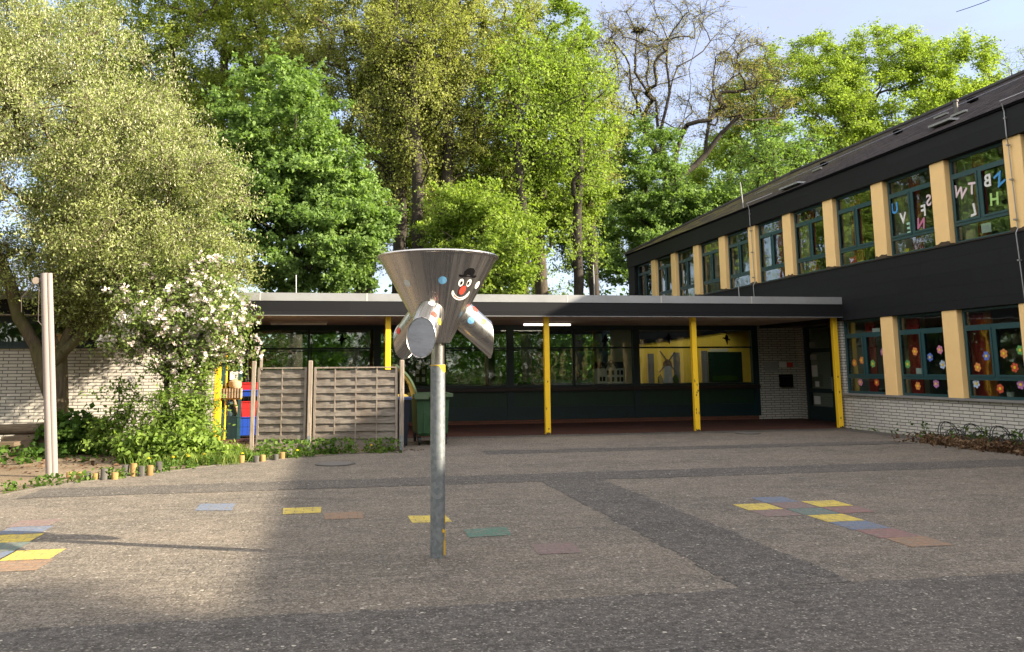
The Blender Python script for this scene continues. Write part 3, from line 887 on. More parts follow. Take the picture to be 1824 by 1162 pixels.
for ch, y, z, c, lab, rot in (
    ('W', 16.03, 5.29, 'pink', 'pale pink letter W stuck on an upper window', 0.35), ('T', 15.67, 5.31, 'pink', 'pale pink letter T beside the W on an upper window', 0.12),
    ('B', 15.21, 5.38, 'white', 'white letter B seen mirrored beside the blue Z', 0.0), ('Z', 14.89, 5.34, 'blue', 'blue letter Z on the upper window, right of the B', -0.45),
    ('L', 15.69, 4.85, 'white', 'white letter L seen mirrored below the pink T', -0.15), ('H', 15.08, 4.96, 'green', 'light green letter H below the blue Z', 0.05),
    ('U', 18.23, 5.36, 'blue', 'blue letter U on the second upper window', 0.0), ('V', 17.95, 5.07, 'white', 'white letter V below the blue U', 0.0),
    ('N', 17.34, 4.84, 'magenta', 'dark pink letter N seen mirrored low on an upper window', 0.1), ('S', 17.02, 5.32, 'pink', 'pale pink letter S half behind a pillar', 0.0),
    ('F', 17.22, 5.12, 'white', 'white letter F seen mirrored between the S and the N', 0.0), ('E', 17.75, 4.80, 'mint', 'mint green letter E low on an upper window', 0.0)):
    letter(ch, y, z, 0.36, LM[c], lab, rot, -1 if ch == 'Z' else 1)
def card(name, y, z, wd, ht, mat, lab, cat, xo=0.172, tilt=0.0, group=None):
    mm = MB()
    cs, sn = math.cos(tilt), math.sin(tilt)
    pts = []
    for a, b in ((-1, -1), (1, -1), (1, 1), (-1, 1)):
        yy, zz = a * wd / 2, b * ht / 2
        pts.append((BX + xo, y + yy * cs - zz * sn, z + yy * sn + zz * cs))
    mm.prism(pts, (0.003, 0, 0))
    return tag(mm.build(name, mat, origin=(BX, y, z)), lab, cat, group)
card('paper_sheet', 15.40, 4.43, 0.27, 0.20, MT['paper'], 'blank white sheet low on the upper window below the letters', 'paper', group='sheets on the windows')
card('picture_frame', 15.90, 4.36, 0.27, 0.22, MT['wicker'], 'small brown framed picture leaning in an upper window corner', 'picture', 0.20, 0.12)
card('paper_sheet', 19.33, 2.47, 0.30, 0.13, MT['paper'], 'small white sheet at the top of the ground floor window by the entrance', 'paper', group='sheets on the windows')
card('paper_sheet', 17.82, 1.48, 0.26, 0.13, MT['paper'], 'white notice on the middle ground floor window', 'paper', group='sheets on the windows')
FM = dict(orange=plain('orange_flower_film', (0.62, 0.22, 0.06), 0.5, 0.08), pink=plain('pink_flower_film', (0.55, 0.20, 0.33), 0.5, 0.08), blue=plain('blue_flower_film', (0.10, 0.16, 0.48), 0.5, 0.08),
          green=plain('green_flower_film', (0.12, 0.34, 0.10), 0.5, 0.08), red=plain('red_flower_film', (0.52, 0.08, 0.035), 0.5, 0.08), sky=plain('pale_blue_flower_film', (0.36, 0.44, 0.60), 0.5, 0.08), violet=plain('violet_flower_film', (0.40, 0.16, 0.36), 0.5, 0.08))
def flower(y, z, c, lab, r=0.12):
    t = thing('flower_sticker', lab, 'flower sticker', (BX + 0.15, y, z), 'flower stickers on the ground floor windows')
    mm = MB()
    for i in range(6):
        a = 2 * PI * i / 6 + y
        cy, cz = y + 0.66 * r * math.cos(a), z + 0.66 * r * math.sin(a)
        mm.prism([(BX + 0.150, cy + 0.34 * r * math.cos(b) * (1.0), cz + 0.34 * r * math.sin(b)) for b in np.linspace(0, 2 * PI, 10)[:-1]], (0.002, 0, 0))
    mm.build('petals', FM[c], t)
    MB().prism([(BX + 0.146, y + 0.33 * r * math.cos(b), z + 0.33 * r * math.sin(b)) for b in np.linspace(0, 2 * PI, 13)[:-1]], (0.003, 0, 0)).build('flower_centre', MT['yel'], t)
NEARW, MIDW, FARW = 'window at the right edge', 'middle ground floor window', 'ground floor window beside the entrance'
for y, z, c, lab in (
    (20.30, 1.69, 'orange', 'small orange flower nearest the brick end, ' + FARW), (19.98, 1.75, 'orange', 'orange flower on the left sash, ' + FARW), (19.53, 1.66, 'green', 'green flower on the ' + FARW),
    (19.1, 1.94, 'violet', 'violet flower half behind the pillar, ' + FARW), (20.1, 1.2, 'pink', 'pink flower low on the ' + FARW), (19.43, 1.2, 'red', 'red flower low on the ' + FARW),
    (17.91, 1.93, 'orange', 'orange flower high on the ' + MIDW), (17.41, 1.79, 'blue', 'blue flower on the ' + MIDW), (17.07, 1.95, 'pink', 'pink flower high on the ' + MIDW),
    (18.2, 1.64, 'green', 'green flower on the ' + MIDW), (17.02, 1.62, 'sky', 'pale blue flower on the ' + MIDW), (17.9, 1.14, 'orange', 'orange flower low on the ' + MIDW), (17.28, 1.2, 'violet', 'violet flower above the white pot, ' + MIDW),
    (15.7, 1.79, 'blue', 'blue flower on the left sash, ' + NEARW), (15.97, 1.56, 'orange', 'orange flower beside the orange curtain, ' + NEARW), (15.22, 1.83, 'orange', 'orange flower on the right sash, ' + NEARW),
    (14.97, 1.55, 'red', 'red flower on the right sash, ' + NEARW), (14.79, 1.89, 'green', 'green flower on the right sash, ' + NEARW), (16.05, 1.22, 'sky', 'pale blue flower low on the ' + NEARW),
    (15.40, 1.13, 'red', 'red flower beside the white pot, ' + NEARW), (14.86, 1.22, 'violet', 'violet flower low on the ' + NEARW)):
    flower(y, z, c, lab, 0.10)
def pot(y, lab):
    t = thing('plant_pot', lab, 'plant pot', (BX + 0.55, y, 0.93), 'white pots on the window board')
    MB().lathe((BX + 0.55, y, 0.93), [(0.055, 0), (0.075, 0.12), (0.07, 0.12)], 14).build('pot', MT['white'], t, True)
    mm = MB()
    r = random.Random(int(y * 7))
    for i in range(9):
        a, l = r.random() * 6.28, 0.10 + 0.10 * r.random()
        d = Vector((math.cos(a) * 0.5, math.sin(a) * 0.5, 1)).normalized()
        s = Vector((-math.sin(a), math.cos(a), 0)) * 0.02
        b = Vector((BX + 0.55, y, 1.04))
        mm.poly([b, b + d * l * 0.6 + s, b + d * l, b + d * l * 0.6 - s])
    mm.build('leaves', MT['weed'], t)
pot(17.34, 'white plant pot inside the middle ground floor window')
pot(15.6, 'white plant pot inside the ground floor window at right')
bd = MB()
bd.box(BX + 0.37, Y0, 0.88, BX + 0.70, 20.7, 0.928)
bd.build('window_board', MT['cream'], bld)

bk = thing('book_stack', 'dark stack of books on the window board beside the entrance', 'books', (BX + 0.5, 19.9, 0.93))
rr = random.Random(8)
z_ = 0.929
for i in range(4):
    h_ = 0.025 + 0.015 * rr.random()
    MB().box(BX + 0.38 + 0.02 * rr.random(), 19.55 + 0.06 * rr.random(), z_, BX + 0.62, 20.1 - 0.08 * rr.random(), z_ + h_).build('book', (MT['bin_blue'], MT['rackmetal'], MT['brownledge'], MT['intgrey'])[i], bk)
    z_ += h_ + 0.001
tag(MB().beam((BX + 0.42, 19.28, 0.93), (BX + 0.50, 19.28, 1.12), 0.24, 0.02, (0, 1, 0)).build('leaning_paper', MT['paper'], origin=(BX + 0.45, 19.28, 0.93)), 'white sheets leaning inside the window next to the dark books', 'paper')
card('pink_box', 20.15, 4.36, 0.3, 0.17, MT['redplastic'], 'reddish box low inside a middle upper window', 'box', 0.22)
card('yellow_toy', 18.0, 4.31, 0.16, 0.10, MT['yel'], 'small yellow thing on the sill of the upper window with the letter U', 'toy', 0.22)

# ------------------------------------------------------------------ covered walkway and low wing
can = thing('covered_walkway', 'flat roofed walkway with black fascia and yellow posts before the glass', 'canopy', (5, 20.4, 0))
FY = 20.4
re_ = MB()
re_.box(-14, FY - 0.012, 3.215, 13.26, 25.3, 3.40)
re_.box(-14, 25.301, 3.215, 9.05, 28.4, 3.40)
re_.build('roof_edge', MT['zinc'], can)
fm = MB()
fm.box(-14, FY, 2.96, 13.20, FY + 0.16, 3.213)
fm.box(-14, FY - 0.012, 2.88, 13.21, FY + 0.16, 2.957)
fm.build('fascia', MT['fascia'], can)
MB().box(-14, FY - 0.02, 2.868, 13.22, FY + 0.03, 2.8795).build('drip_edge', MT['zinc'], can)
so = MB()
so.box(-2.72, FY + 0.161, 2.885, 14.34, 25.25, 2.93)
so.box(-2.72, 25.251, 2.885, 9.04, 28.3, 2.93)
so.build('soffit', MT['soffit'], can)
sj = MB()
for x in np.arange(-11.5, 13, 2.45):
    sj.box(x, FY - 0.016, 3.217, x + 0.03, FY - 0.0125, 3.402)
sj.build('flashing_joint', MT['lamp_off'], can)
PX = [-2.60, 1.29, 5.20, 9.08, 13.05]
for x in PX:
    pm = MB()
    pm.bbox(x - 0.065, 20.66, 0.02, x + 0.065, 20.79, 2.884, 0.008)
    o = pm.build('post', MT['yellow'], can)
    if x > 1:
        chips = MB()
        r = random.Random(int(x * 10))
        top_ = [(x + 0.057 - 0.114 * i / 8, 20.6588, 0.035 + 0.045 * r.random()) for i in range(9)]
        chips.poly([(x - 0.057, 20.6588, 0.021), (x + 0.057, 20.6588, 0.021)] + top_)
        for i in range(9 if x > 9 and x < 10 else 3):
            z = 0.15 + r.random() * 1.2
            xx = x - 0.058 + 0.105 * r.random()
            pts = [(xx + 0.014 * math.cos(a) * (0.6 + r.random()), 20.659, z + 0.03 * math.sin(a) * (0.5 + r.random())) for a in np.linspace(0, 6.28, 8)[:-1]]
            chips.poly(pts)
        chips.build('chipped_paint', MT['soot'], o)
for x, y, h in ((-0.98, 23, 4.1), (7.19, 23, 4.49), (11.55, 23, 3.95)):
    MB().tube([(x, y, 3.39), (x - 0.02, y, h)], 0.014, 6).build('lightning_rod', MT['wire'], can)
def lamp(x0, x1, y, on, lab):
    t = thing('ceiling_lamp', lab, 'lamp', ((x0 + x1) / 2, y, 2.885), 'tube lamps under the walkway roof')
    MB().box(x0, y - 0.06, 2.845, x1, y + 0.06, 2.884).build('housing', MT['lamp_off'], t)
    m2 = MB()
    m2.tube([(x0 + 0.03, y, 2.82), (x1 - 0.03, y, 2.82)], 0.03, 10)
    m2.build('lamp_tube', MT['lamp_on'] if on else MT['white'], t, True)
lamp(5.18, 6.58, 23.3, True, 'lit tube lamp on the soffit behind the middle yellow post')
lamp(-1.65, -0.15, 23.1, False, 'unlit tube lamp on the soffit above the fence')

# glazed corridor wall
cor = thing('glazed_corridor', 'dark framed glass corridor with green panels below a brown ledge', 'building', (5, 25, 0))
CY = 24.95
def glazing(yc, low):
    fr = MB()
    for x in (-2.6, 1.25, 5.15, 9.05, 12.93):
        fr.box(x - 0.10, yc - 0.06, 0.12, x + 0.10, yc + 0.10, 2.884)
    for x in (-0.68, 3.2, 7.1, 11.0):
        fr.box(x - 0.03, yc - 0.03, 1.08, x + 0.03, yc + 0.07, 2.76)
    for a, b in zip((-2.5, 1.35, 5.25, 9.15), (1.15, 5.05, 8.95, 12.83)):
        fr.box(a, yc - 0.04, 2.74, b, yc + 0.08, 2.884)
        fr.box(a, yc - 0.025, 2.19, b, yc + 0.065, 2.24)
        fr.box(a, yc - 0.03, 1.07, b, yc + 0.07, 1.12)
    o = fr.build('frame', MT['darkteal'], cor)
    for a, b in zip((-2.5, 1.35, 5.25, 9.15), (1.15, 5.05, 8.95, 12.83)):
        mid = (a + b) / 2
        for c, d in ((a, mid - 0.03), (mid + 0.03, b)):
            for z0, z1 in ((1.12, 2.19), (2.24, 2.74)):
                MB().box(c, yc + 0.012, z0, d, yc + 0.020, z1).build('pane', MT['corrglass'], cor)
    return o
glazing(CY, True)
glazing(28.0, False)
MB().box(-2.5, CY - 0.16, 0.95, 13.0, CY + 0.05, 1.068).build('ledge', MT['brownledge'], cor)
a1 = MB()
for a, b in zip((-2.5, 1.35, 5.25, 9.15), (1.15, 5.05, 8.95, 12.83)):
    a1.box(a, CY - 0.03, 0.50, b, CY + 0.05, 0.949)
a1.build('apron_panel', MT['greenpanel'], cor)
a2 = MB()
for a, b in zip((-2.5, 1.35, 5.25, 9.15), (1.15, 5.05, 8.95, 12.83)):
    a2.box(a, CY - 0.035, 0.125, b, CY + 0.05, 0.499)
a2.build('lower_panel', MT['darkteal'], cor)
MB().box(-2.6, CY - 0.07, 0.0, 12.95, CY + 0.1, 0.118).build('brick_plinth', MT['redbrick'], cor)
MB().box(-2.6, 28.0, 0.0, 12.93, 28.1, 1.05).build('back_parapet', MT['intgrey'], cor)
MB().box(-2.6, CY + 0.11, 0.0, 13.0, 27.99, 0.05).build('corridor_floor', MT['intfloor'], cor)
# painted inner wall at the right end with niches, windmill and trees
MT['nichegrey'] = plain('shaded_niche_grey', (0.16, 0.15, 0.13), 0.85, 0.2, 5, stretch=(8, 1, 0.5))
MYY = 27.4
MK = MYY / 24.95
def mural(name, pts, mat, parent, dy, th=0.006):
    """outline measured in the plane of the glass, carried back to the wall"""
    mb_ = MB()
    mb_.prism([(x * MK, MYY - dy, 1.6 + (z - 1.6) * MK) for x, z in pts], (0, th, 0))
    return mb_.build(name, mat, parent)
def rect(a, b, c, d):
    return [(a, c), (b, c), (b, d), (a, d)]
inner = mural('painted_wall', [(8.5, 0.25), (13.3, 0.25), (13.3, 2.84), (8.5, 2.22)], MT['yellowwall'], cor, 0.0, 0.08)
mural('dark_slope', [(8.5, 2.225), (13.3, 2.845), (13.3, 3.3), (8.5, 3.3)], MT['blackpaint'], cor, 0.06, 0.08)
for a, b, c in ((9.42, 9.62, 2.03), (10.24, 10.46, 2.06), (11.16, 11.37, 2.11)):
    mural('niche', rect(a, b, 0.8, c), MT['nichegrey'], inner, 0.008)
    mural('niche_edge', rect(a - 0.03, a, 0.8, c), MT['ochre'], inner, 0.02, 0.02)
mural('garden_mural', rect(11.38, 12.50, 1.12, 2.07), MT['greenpanel'], inner, 0.010)
mural('painted_meadow', [(11.5, 1.2), (12.3, 1.2), (12.35, 1.32), (12.0, 1.36), (11.5, 1.33)], MT['weed'], inner, 0.013, 0.002)
mural('windmill_tower', [(9.88, 1.0), (10.22, 1.0), (10.16, 1.68), (9.94, 1.68)], MT['paper_g'], inner, 0.014)
mural('windmill_cap', [(9.90, 1.66), (10.20, 1.66), (10.17, 1.80), (10.05, 1.86), (9.92, 1.78)], MT['redbrick'], inner, 0.018)
for dx, dz in ((0.24, 0.30), (-0.28, -0.30), (-0.24, 0.34), (0.26, -0.30)):
    l_ = math.hypot(dx, dz); nx_, nz_ = -dz / l_ * 0.022, dx / l_ * 0.022
    mural('windmill_sail', [(10.06 + nx_, 1.77 + nz_), (10.06 - nx_, 1.77 - nz_), (10.06 + dx - nx_, 1.77 + dz - nz_), (10.06 + dx + nx_, 1.77 + dz + nz_)], MT['log'], inner, 0.024, 0.004)
rr = random.Random(4)
for x in (9.80, 10.30):
    mural('painted_bush', [(x + 0.10 * math.cos(a) * (0.7 + 0.5 * rr.random()), 1.22 + 0.18 * math.sin(a) * (0.7 + 0.5 * rr.random())) for a in np.linspace(0, 6.28, 14)[:-1]], MT['weed'], inner, 0.020, 0.004)
# strip with a short title above the garden picture, illegible in the photograph: dark dashes on cream
ts_ = mural('title_strip', rect(11.42, 12.05, 2.08, 2.17), MT['paper_y'], inner, 0.022)
# birds of prey stickers on the glass
def bird(x, z, lab, flip=1):
    mm = MB()
    y = CY - 0.006
    sh = [(0, 0.17), (0.05, 0.08), (0.07, 0.0), (0.13, -0.03), (0.12, -0.06), (0.05, -0.05), (0.04, -0.13), (0.02, -0.20), (-0.01, -0.12), (-0.04, -0.03), (-0.12, 0.01), (-0.14, -0.02), (-0.12, 0.04), (-0.05, 0.04), (-0.03, 0.10)]
    mm.prism([(x + flip * a, y, z + b) for a, b in sh], (0, 0.003, 0))
    tag(mm.build('bird_sticker', MT['blackpaint'], origin=(x, y, z)), lab, 'bird sticker', 'black bird silhouettes on the corridor glass')
bird(10.12, 2.50, 'black bird silhouette on the glass before the windmill wall')
bird(12.02, 2.48, 'black bird silhouette on the glass right of the yellow post', 1)
bird(0.25, 2.48, 'black bird silhouette on the glass above the fence', -1)
bird(8.1, 2.45, 'black bird silhouette on dark glass between two yellow posts', -1)
# model houses standing on the inner window ledge
def model_house(x, y, z, w_, d, h, mat_w, lab, tower=False):
    t = thing('model_house', lab, 'model house', (x, y, z), 'houses seen in the corridor glass')
    b = MB()
    b.box(x, y, z, x + w_, y + d, z + h)
    if not tower:
        b.prism([(x + w_ * 0.30, y - 0.001, z + h), (x + w_ * 0.72, y - 0.001, z + h), (x + w_ * 0.51, y - 0.001, z + h * 1.55)], (0, d * 0.8, 0))
    b.build('wall', mat_w, t)
    r_ = MB()
    if tower:
        r_.prism([(x - 0.03, y - 0.03, z + h + 0.002), (x + w_ + 0.03, y - 0.03, z + h + 0.002), (x + w_ / 2, y - 0.03, z + h * 1.25)], (0, d + 0.06, 0))
    else:
        r_.prism([(x - 0.03, y - 0.03, z + h * 1.002), (x - 0.03, y + d + 0.03, z + h * 1.002), (x - 0.03, y + d / 2, z + h * 1.42)], (w_ * 0.36, 0, 0))
        r_.prism([(x + w_ * 0.68, y - 0.03, z + h * 1.002), (x + w_ * 0.68, y + d + 0.03, z + h * 1.002), (x + w_ * 0.68, y + d / 2, z + h * 1.42)], (w_ * 0.35, 0, 0))
        for s in (-1, 1):
            cx, ax = x + w_ * 0.51, x + w_ * (0.51 + s * 0.235)
            r_.beam((cx, y - 0.02, z + h * 1.57), (ax, y - 0.02, z + h * 0.98), 0.05, 0.02, (0, 1, 0))
    r_.build('roof', MT['brownledge'], t)
    wn = MB()
    if tower:
        for zz in (0.15, 0.45, 0.75):
            for xx in (0.12, 0.60):
                wn.box(x + w_ * xx, y - 0.006, z + h * zz, x + w_ * (xx + 0.26), y - 0.001, z + h * (zz + 0.17))
    else:
        for xx, zz in ((0.36, 0.12), (0.54, 0.12), (0.74, 0.12), (0.88, 0.12), (0.36, 0.56), (0.54, 0.56), (0.74, 0.56), (0.88, 0.56), (0.08, 0.15), (0.2, 0.15), (0.46, 1.05)):
            wn.box(x + w_ * xx, y - 0.006, z + h * zz, x + w_ * (xx + 0.09), y - 0.001, z + h * (zz + 0.30))
    wn.build('window', MT['paper'] if tower else MT['blackpaint'], t)
model_house(7.90, CY + 0.25, 1.14, 0.84, 0.30, 0.46, MT['white'], 'white house with dark roof seen in the corridor glass')
model_house(2.35, CY + 0.25, 1.14, 0.36, 0.25, 0.75, MT['bark_dark'], 'dark narrow house with pale windows seen in the glass beside the green bin', True)
MB().box(9.06, CY + 0.11, 0.0, 9.14, 27.4, 2.88).build('court_wall', MT['cream'], cor)
MB().box(-2.5, CY + 0.11, 1.07, 12.83, CY + 0.6, 1.135).build('inner_ledge', MT['brownledge'], cor)
# notices and letter box on the brick pier by the entrance
def notice(x, z, w_, h, mat, lab):
    tag(MB().box(x - w_ / 2, 24.888, z - h / 2, x + w_ / 2, 24.897, z + h / 2).build('notice_sheet', mat, origin=(x, 24.89, z)), lab, 'notice', 'notices on the brick pier')
notice(13.31, 1.61, 0.19, 0.29, MT['paper_g'], 'tall grey notice, first on the brick pier beside the glass')
notice(13.55, 1.62, 0.26, 0.28, MT['paper_g'], 'wide grey notice, second on the brick pier')
notice(13.84, 1.665, 0.24, 0.17, MT['paper'], 'pale notice above the dark letter box')
notice(14.08, 1.665, 0.20, 0.14, MT['red'], 'red notice on the brick pier')
notice(14.29, 1.66, 0.13, 0.17, MT['paper_g'], 'small grey notice at the corner by the entrance door')
lb = thing('letter_box', 'black letter box hung on the brick pier below the notices', 'letter box', (13.9, 24.88, 1.17))
MB().bbox(13.68, 24.74, 0.98, 14.08, 24.898, 1.36, 0.012).build('body', MT['blackpaint'], lb)
MB().box(13.72, 24.732, 1.28, 14.04, 24.7395, 1.31).build('slot', MT['rackmetal'], lb)
def doornote(y, z, w_, h, mat, lab):
    tag(MB().box(14.372, y - w_ / 2, z - h / 2, 14.380, y + w_ / 2, z + h / 2).build('notice_sheet', mat, origin=(14.37, y, z)), lab, 'notice', 'notices on the entrance door glass')
doornote(24.05, 2.26, 0.32, 0.17, MT['paper_g'], 'small grey notice in the top light of the entrance door')
doornote(24.03, 1.88, 0.34, 0.16, MT['paper_g'], 'grey picture notice under the transom of the entrance door')
doornote(24.0, 1.47, 0.30, 0.34, MT['paper'], 'large white notice at the middle of the entrance door')
doornote(23.9, 1.08, 0.2, 0.16, MT['paper'], 'small white notice at the bottom of the entrance door glass')
doornote(23.95, 0.60, 0.34, 0.24, MT['paper'], 'white sheet low in the entrance door')

# brick wing on the left
wing = thing('brick_wing', 'low white brick wing with a strip of high windows behind the willow', 'building', (-7, 21, 0))
WX1 = -2.70
MB().box(-14, 20.95, 0, WX1, 21.2, 2.14).build('brick_wall', MT['brick'], wing)
MB().box(-14, 20.88, 2.142, WX1, 21.2, 2.21).build('window_sill', MT['darkteal'], wing)
fr = MB()
xs = list(np.arange(-13.9, -2.7, 1.86))
fr.box(-14, 20.98, 2.212, WX1, 21.06, 2.30)
fr.box(-14, 20.98, 2.72, WX1, 21.06, 2.866)
for x in xs:
    fr.box(x - 0.05, 20.975, 2.301, x + 0.05, 21.055, 2.719)
fr.build('window_frame', MT['darkteal'], wing)
for a, b in zip(xs, xs[1:]):
    MB().box(a + 0.05, 21.01, 2.30, b - 0.05, 21.018, 2.72).build('window_pane', MT['glass'], wing)
MB().box(-14, 20.56, 2.883, -2.73, 28.3, 2.925).build('ceiling', MT['soffit'], wing)
MB().box(-14, 23.5, 0, -2.72, 23.6, 2.88).build('inner_wall', MT['intgrey'], wing)
MB().box(-2.80, 21.2, 0, -2.70, 24.85, 2.86).build('side_wall', MT['brick'], wing)

# ------------------------------------------------------------------ open door and play things beside the fence
dr = thing('glass_door', 'open teal framed glass door with a dark kick panel beside the fence', 'door', (-2.2, 21.3, 0))
d_ = MB()
DX0, DX1, DY = -2.58, -2.12, 21.3
d_.box(DX0, DY, 0.02, DX0 + 0.07, DY + 0.05, 2.2); d_.box(DX1 - 0.08, DY, 0.02, DX1, DY + 0.05, 2.2)
d_.box(DX0 + 0.07, DY, 2.1, DX1 - 0.08, DY + 0.05, 2.2)
d_.build('frame', MT['teal'], dr)
MB().box(DX0 + 0.07, DY + 0.005, 0.02, DX1 - 0.08, DY + 0.045, 0.55).build('kick_panel', MT['darkteal'], dr)
MB().box(DX0 + 0.07, DY + 0.02, 0.55, DX1 - 0.08, DY + 0.028, 2.1).build('pane', MT['corrglass'], dr)
tag(MB().box(-2.40, DY + 0.012, 1.40, -2.19, DY + 0.018, 1.60).build('paper_sheet', MT['paper'], origin=(-2.1, DY, 1.5)), 'white sheet stuck on the open glass door', 'paper')
tag(MB().box(-2.40, DY + 0.012, 1.86, -2.22, DY + 0.018, 2.06).build('paper_sheet', MT['paper_y'], origin=(-2.1, DY, 1.9)), 'cream picture sheet at the top of the open glass door', 'paper')
pl = thing('planter_box', 'tan wicker box on the yellow rail before the open door', 'planter', (-2.2, 21.1, 0.98))
wv = MB()
wv.box(-2.60, 20.98, 0.98, -2.09, 21.2, 1.20)
wv.build('basket_wall', MT['wicker'], pl)
wv = MB()
for x in np.linspace(-2.57, -2.13, 8):
    wv.box(x, 20.968, 0.97, x + 0.012, 20.979, 1.21)
wv.build('binding', MT['brownledge'], pl)
hb = thing('round_basket', 'round tan basket sitting on the wicker box', 'basket', (-2.25, 21.09, 1.2))
MB().lathe((-2.25, 21.09, 1.202), [(0.12, 0), (0.15, 0.06), (0.14, 0.16), (0.06, 0.20), (0.02, 0.22)], 20).build('basket_body', MT['wicker'], hb, True)
rl = thing('yellow_rail', 'yellow steel rail frame carrying the wicker box', 'rail', (-2.4, 21.05, 0))
rm_ = MB()
rm_.tube([(-2.56, 21.05, 0.02), (-2.56, 21.05, 1.3)], 0.022, 8)
rm_.tube([(-2.46, 21.14, 0.02), (-2.46, 21.14, 2.3)], 0.02, 8)
rm_.tube([(-2.60, 21.09, 0.96), (-2.09, 21.09, 0.96)], 0.018, 8)
rm_.build('frame', MT['yellow'], rl, True)
bg = thing('bag_heap', 'dark blue and grey bag leaning behind the open glass door', 'bag', (-2.2, 21.8, 0))
bm_ = MB()
bm_.lathe((-2.38, 21.75, 0.5), [(0.20, 0), (0.23, 0.10), (0.20, 0.28), (0.10, 0.40), (0.04, 0.44)], 18)
bm_.build('bag_body', plain('denim_blue_bag', (0.09, 0.13, 0.20), 0.8, 0.4, 8), bg, True)
MB().box(-2.65, 21.55, 0.02, -2.3, 22.0, 0.498).build('bench', MT['brownledge'], bg)
tb = thing('cardboard_roll', 'tan cardboard roll leaning on the bag behind the door', 'roll', (-2.0, 21.6, 0.5))
MB().tube([(-2.32, 21.52, 0.95), (-2.20, 21.52, 0.56)], 0.04, 12).build('roll', MT['skinplastic'], tb, True)
def crate(x, y, z, w_, d, h, mat, lab):
    t = thing('toy_crate', lab, 'crate', (x, y, z), 'plastic crates stacked by the open door')
    b = MB()
    k = 0.86
    x0, x1, y0, y1 = x - w_ / 2, x + w_ / 2, y - d / 2, y + d / 2
    b.v += [(x - w_ / 2 * k, y - d / 2 * k, z), (x + w_ / 2 * k, y - d / 2 * k, z), (x + w_ / 2 * k, y + d / 2 * k, z), (x - w_ / 2 * k, y + d / 2 * k, z), (x0, y0, z + h), (x1, y0, z + h), (x1, y1, z + h), (x0, y1, z + h)]
    b.f += [(0, 3, 2, 1), (0, 1, 5, 4), (1, 2, 6, 5), (2, 3, 7, 6), (3, 0, 4, 7)]
    b.build('tub', mat, t)
    rim = MB()
    for p, q in (((x0, y0), (x1, y0)), ((x1, y0), (x1, y1)), ((x1, y1), (x0, y1)), ((x0, y1), (x0, y0))):
        rim.beam((*p, z + h), (*q, z + h), 0.03, 0.025)
    rim.build('rim', mat, t)
sh = thing('toy_shelf', 'dark shelf trolley holding red and blue plastic crates', 'shelf', (-2.0, 21.75, 0))
s_ = MB()
for x in (-2.32, -1.70):
    for y in (21.55, 21.98):
        s_.tube([(x, y, 0.01), (x, y, 1.25)], 0.015, 6)
s_.build('upright', MT['rackmetal'], sh)
s_ = MB()
for z in (0.06, 0.98):
    s_.box(-2.33, 21.53, z, -1.69, 22.0, z + 0.02)
s_.build('board', MT['rackmetal'], sh)
crate(-2.02, 21.76, 0.082, 0.52, 0.4, 0.42, MT['blueplastic'], 'blue crate at the bottom of the toy shelf')
crate(-1.98, 21.76, 0.51, 0.34, 0.34, 0.36, MT['redplastic'], 'red crate standing in the bottom blue crate')
crate(-2.0, 21.76, 1.002, 0.46, 0.4, 0.14, MT['blueplastic'], 'shallow blue crate on the upper shelf board')
crate(-2.0, 21.76, 1.145, 0.44, 0.38, 0.17, MT['redplastic'], 'red crate topmost on the toy shelf')
wf = thing('wire_fence', 'thin wire mesh fence between the apple tree and the wooden screen', 'fence', (-2.0, 19.6, 0))
w_ = MB()
for x in np.arange(-3.2, -1.55, 0.1):
    w_.tube([(x, 19.6, 0.0), (x, 19.6, 1.15)], 0.0035, 4)
for z in (0.2, 0.4, 0.6, 0.8, 1.0, 1.15):
    w_.tube([(-3.2, 19.598, z), (-1.55, 19.598, z)], 0.0035, 4)
w_.build('mesh', MT['rackmetal'], wf)
MB().tube([(-3.2, 19.6, 0), (-3.2, 19.6, 1.2)], 0.02, 8).build('post', MT['rackmetal'], wf)
MB().tube([(-1.56, 19.6, 0), (-1.56, 19.6, 1.2)], 0.02, 8).build('post', MT['rackmetal'], wf)
# loose toys and bits that lie on the wicker box and shelf are too small to tell apart

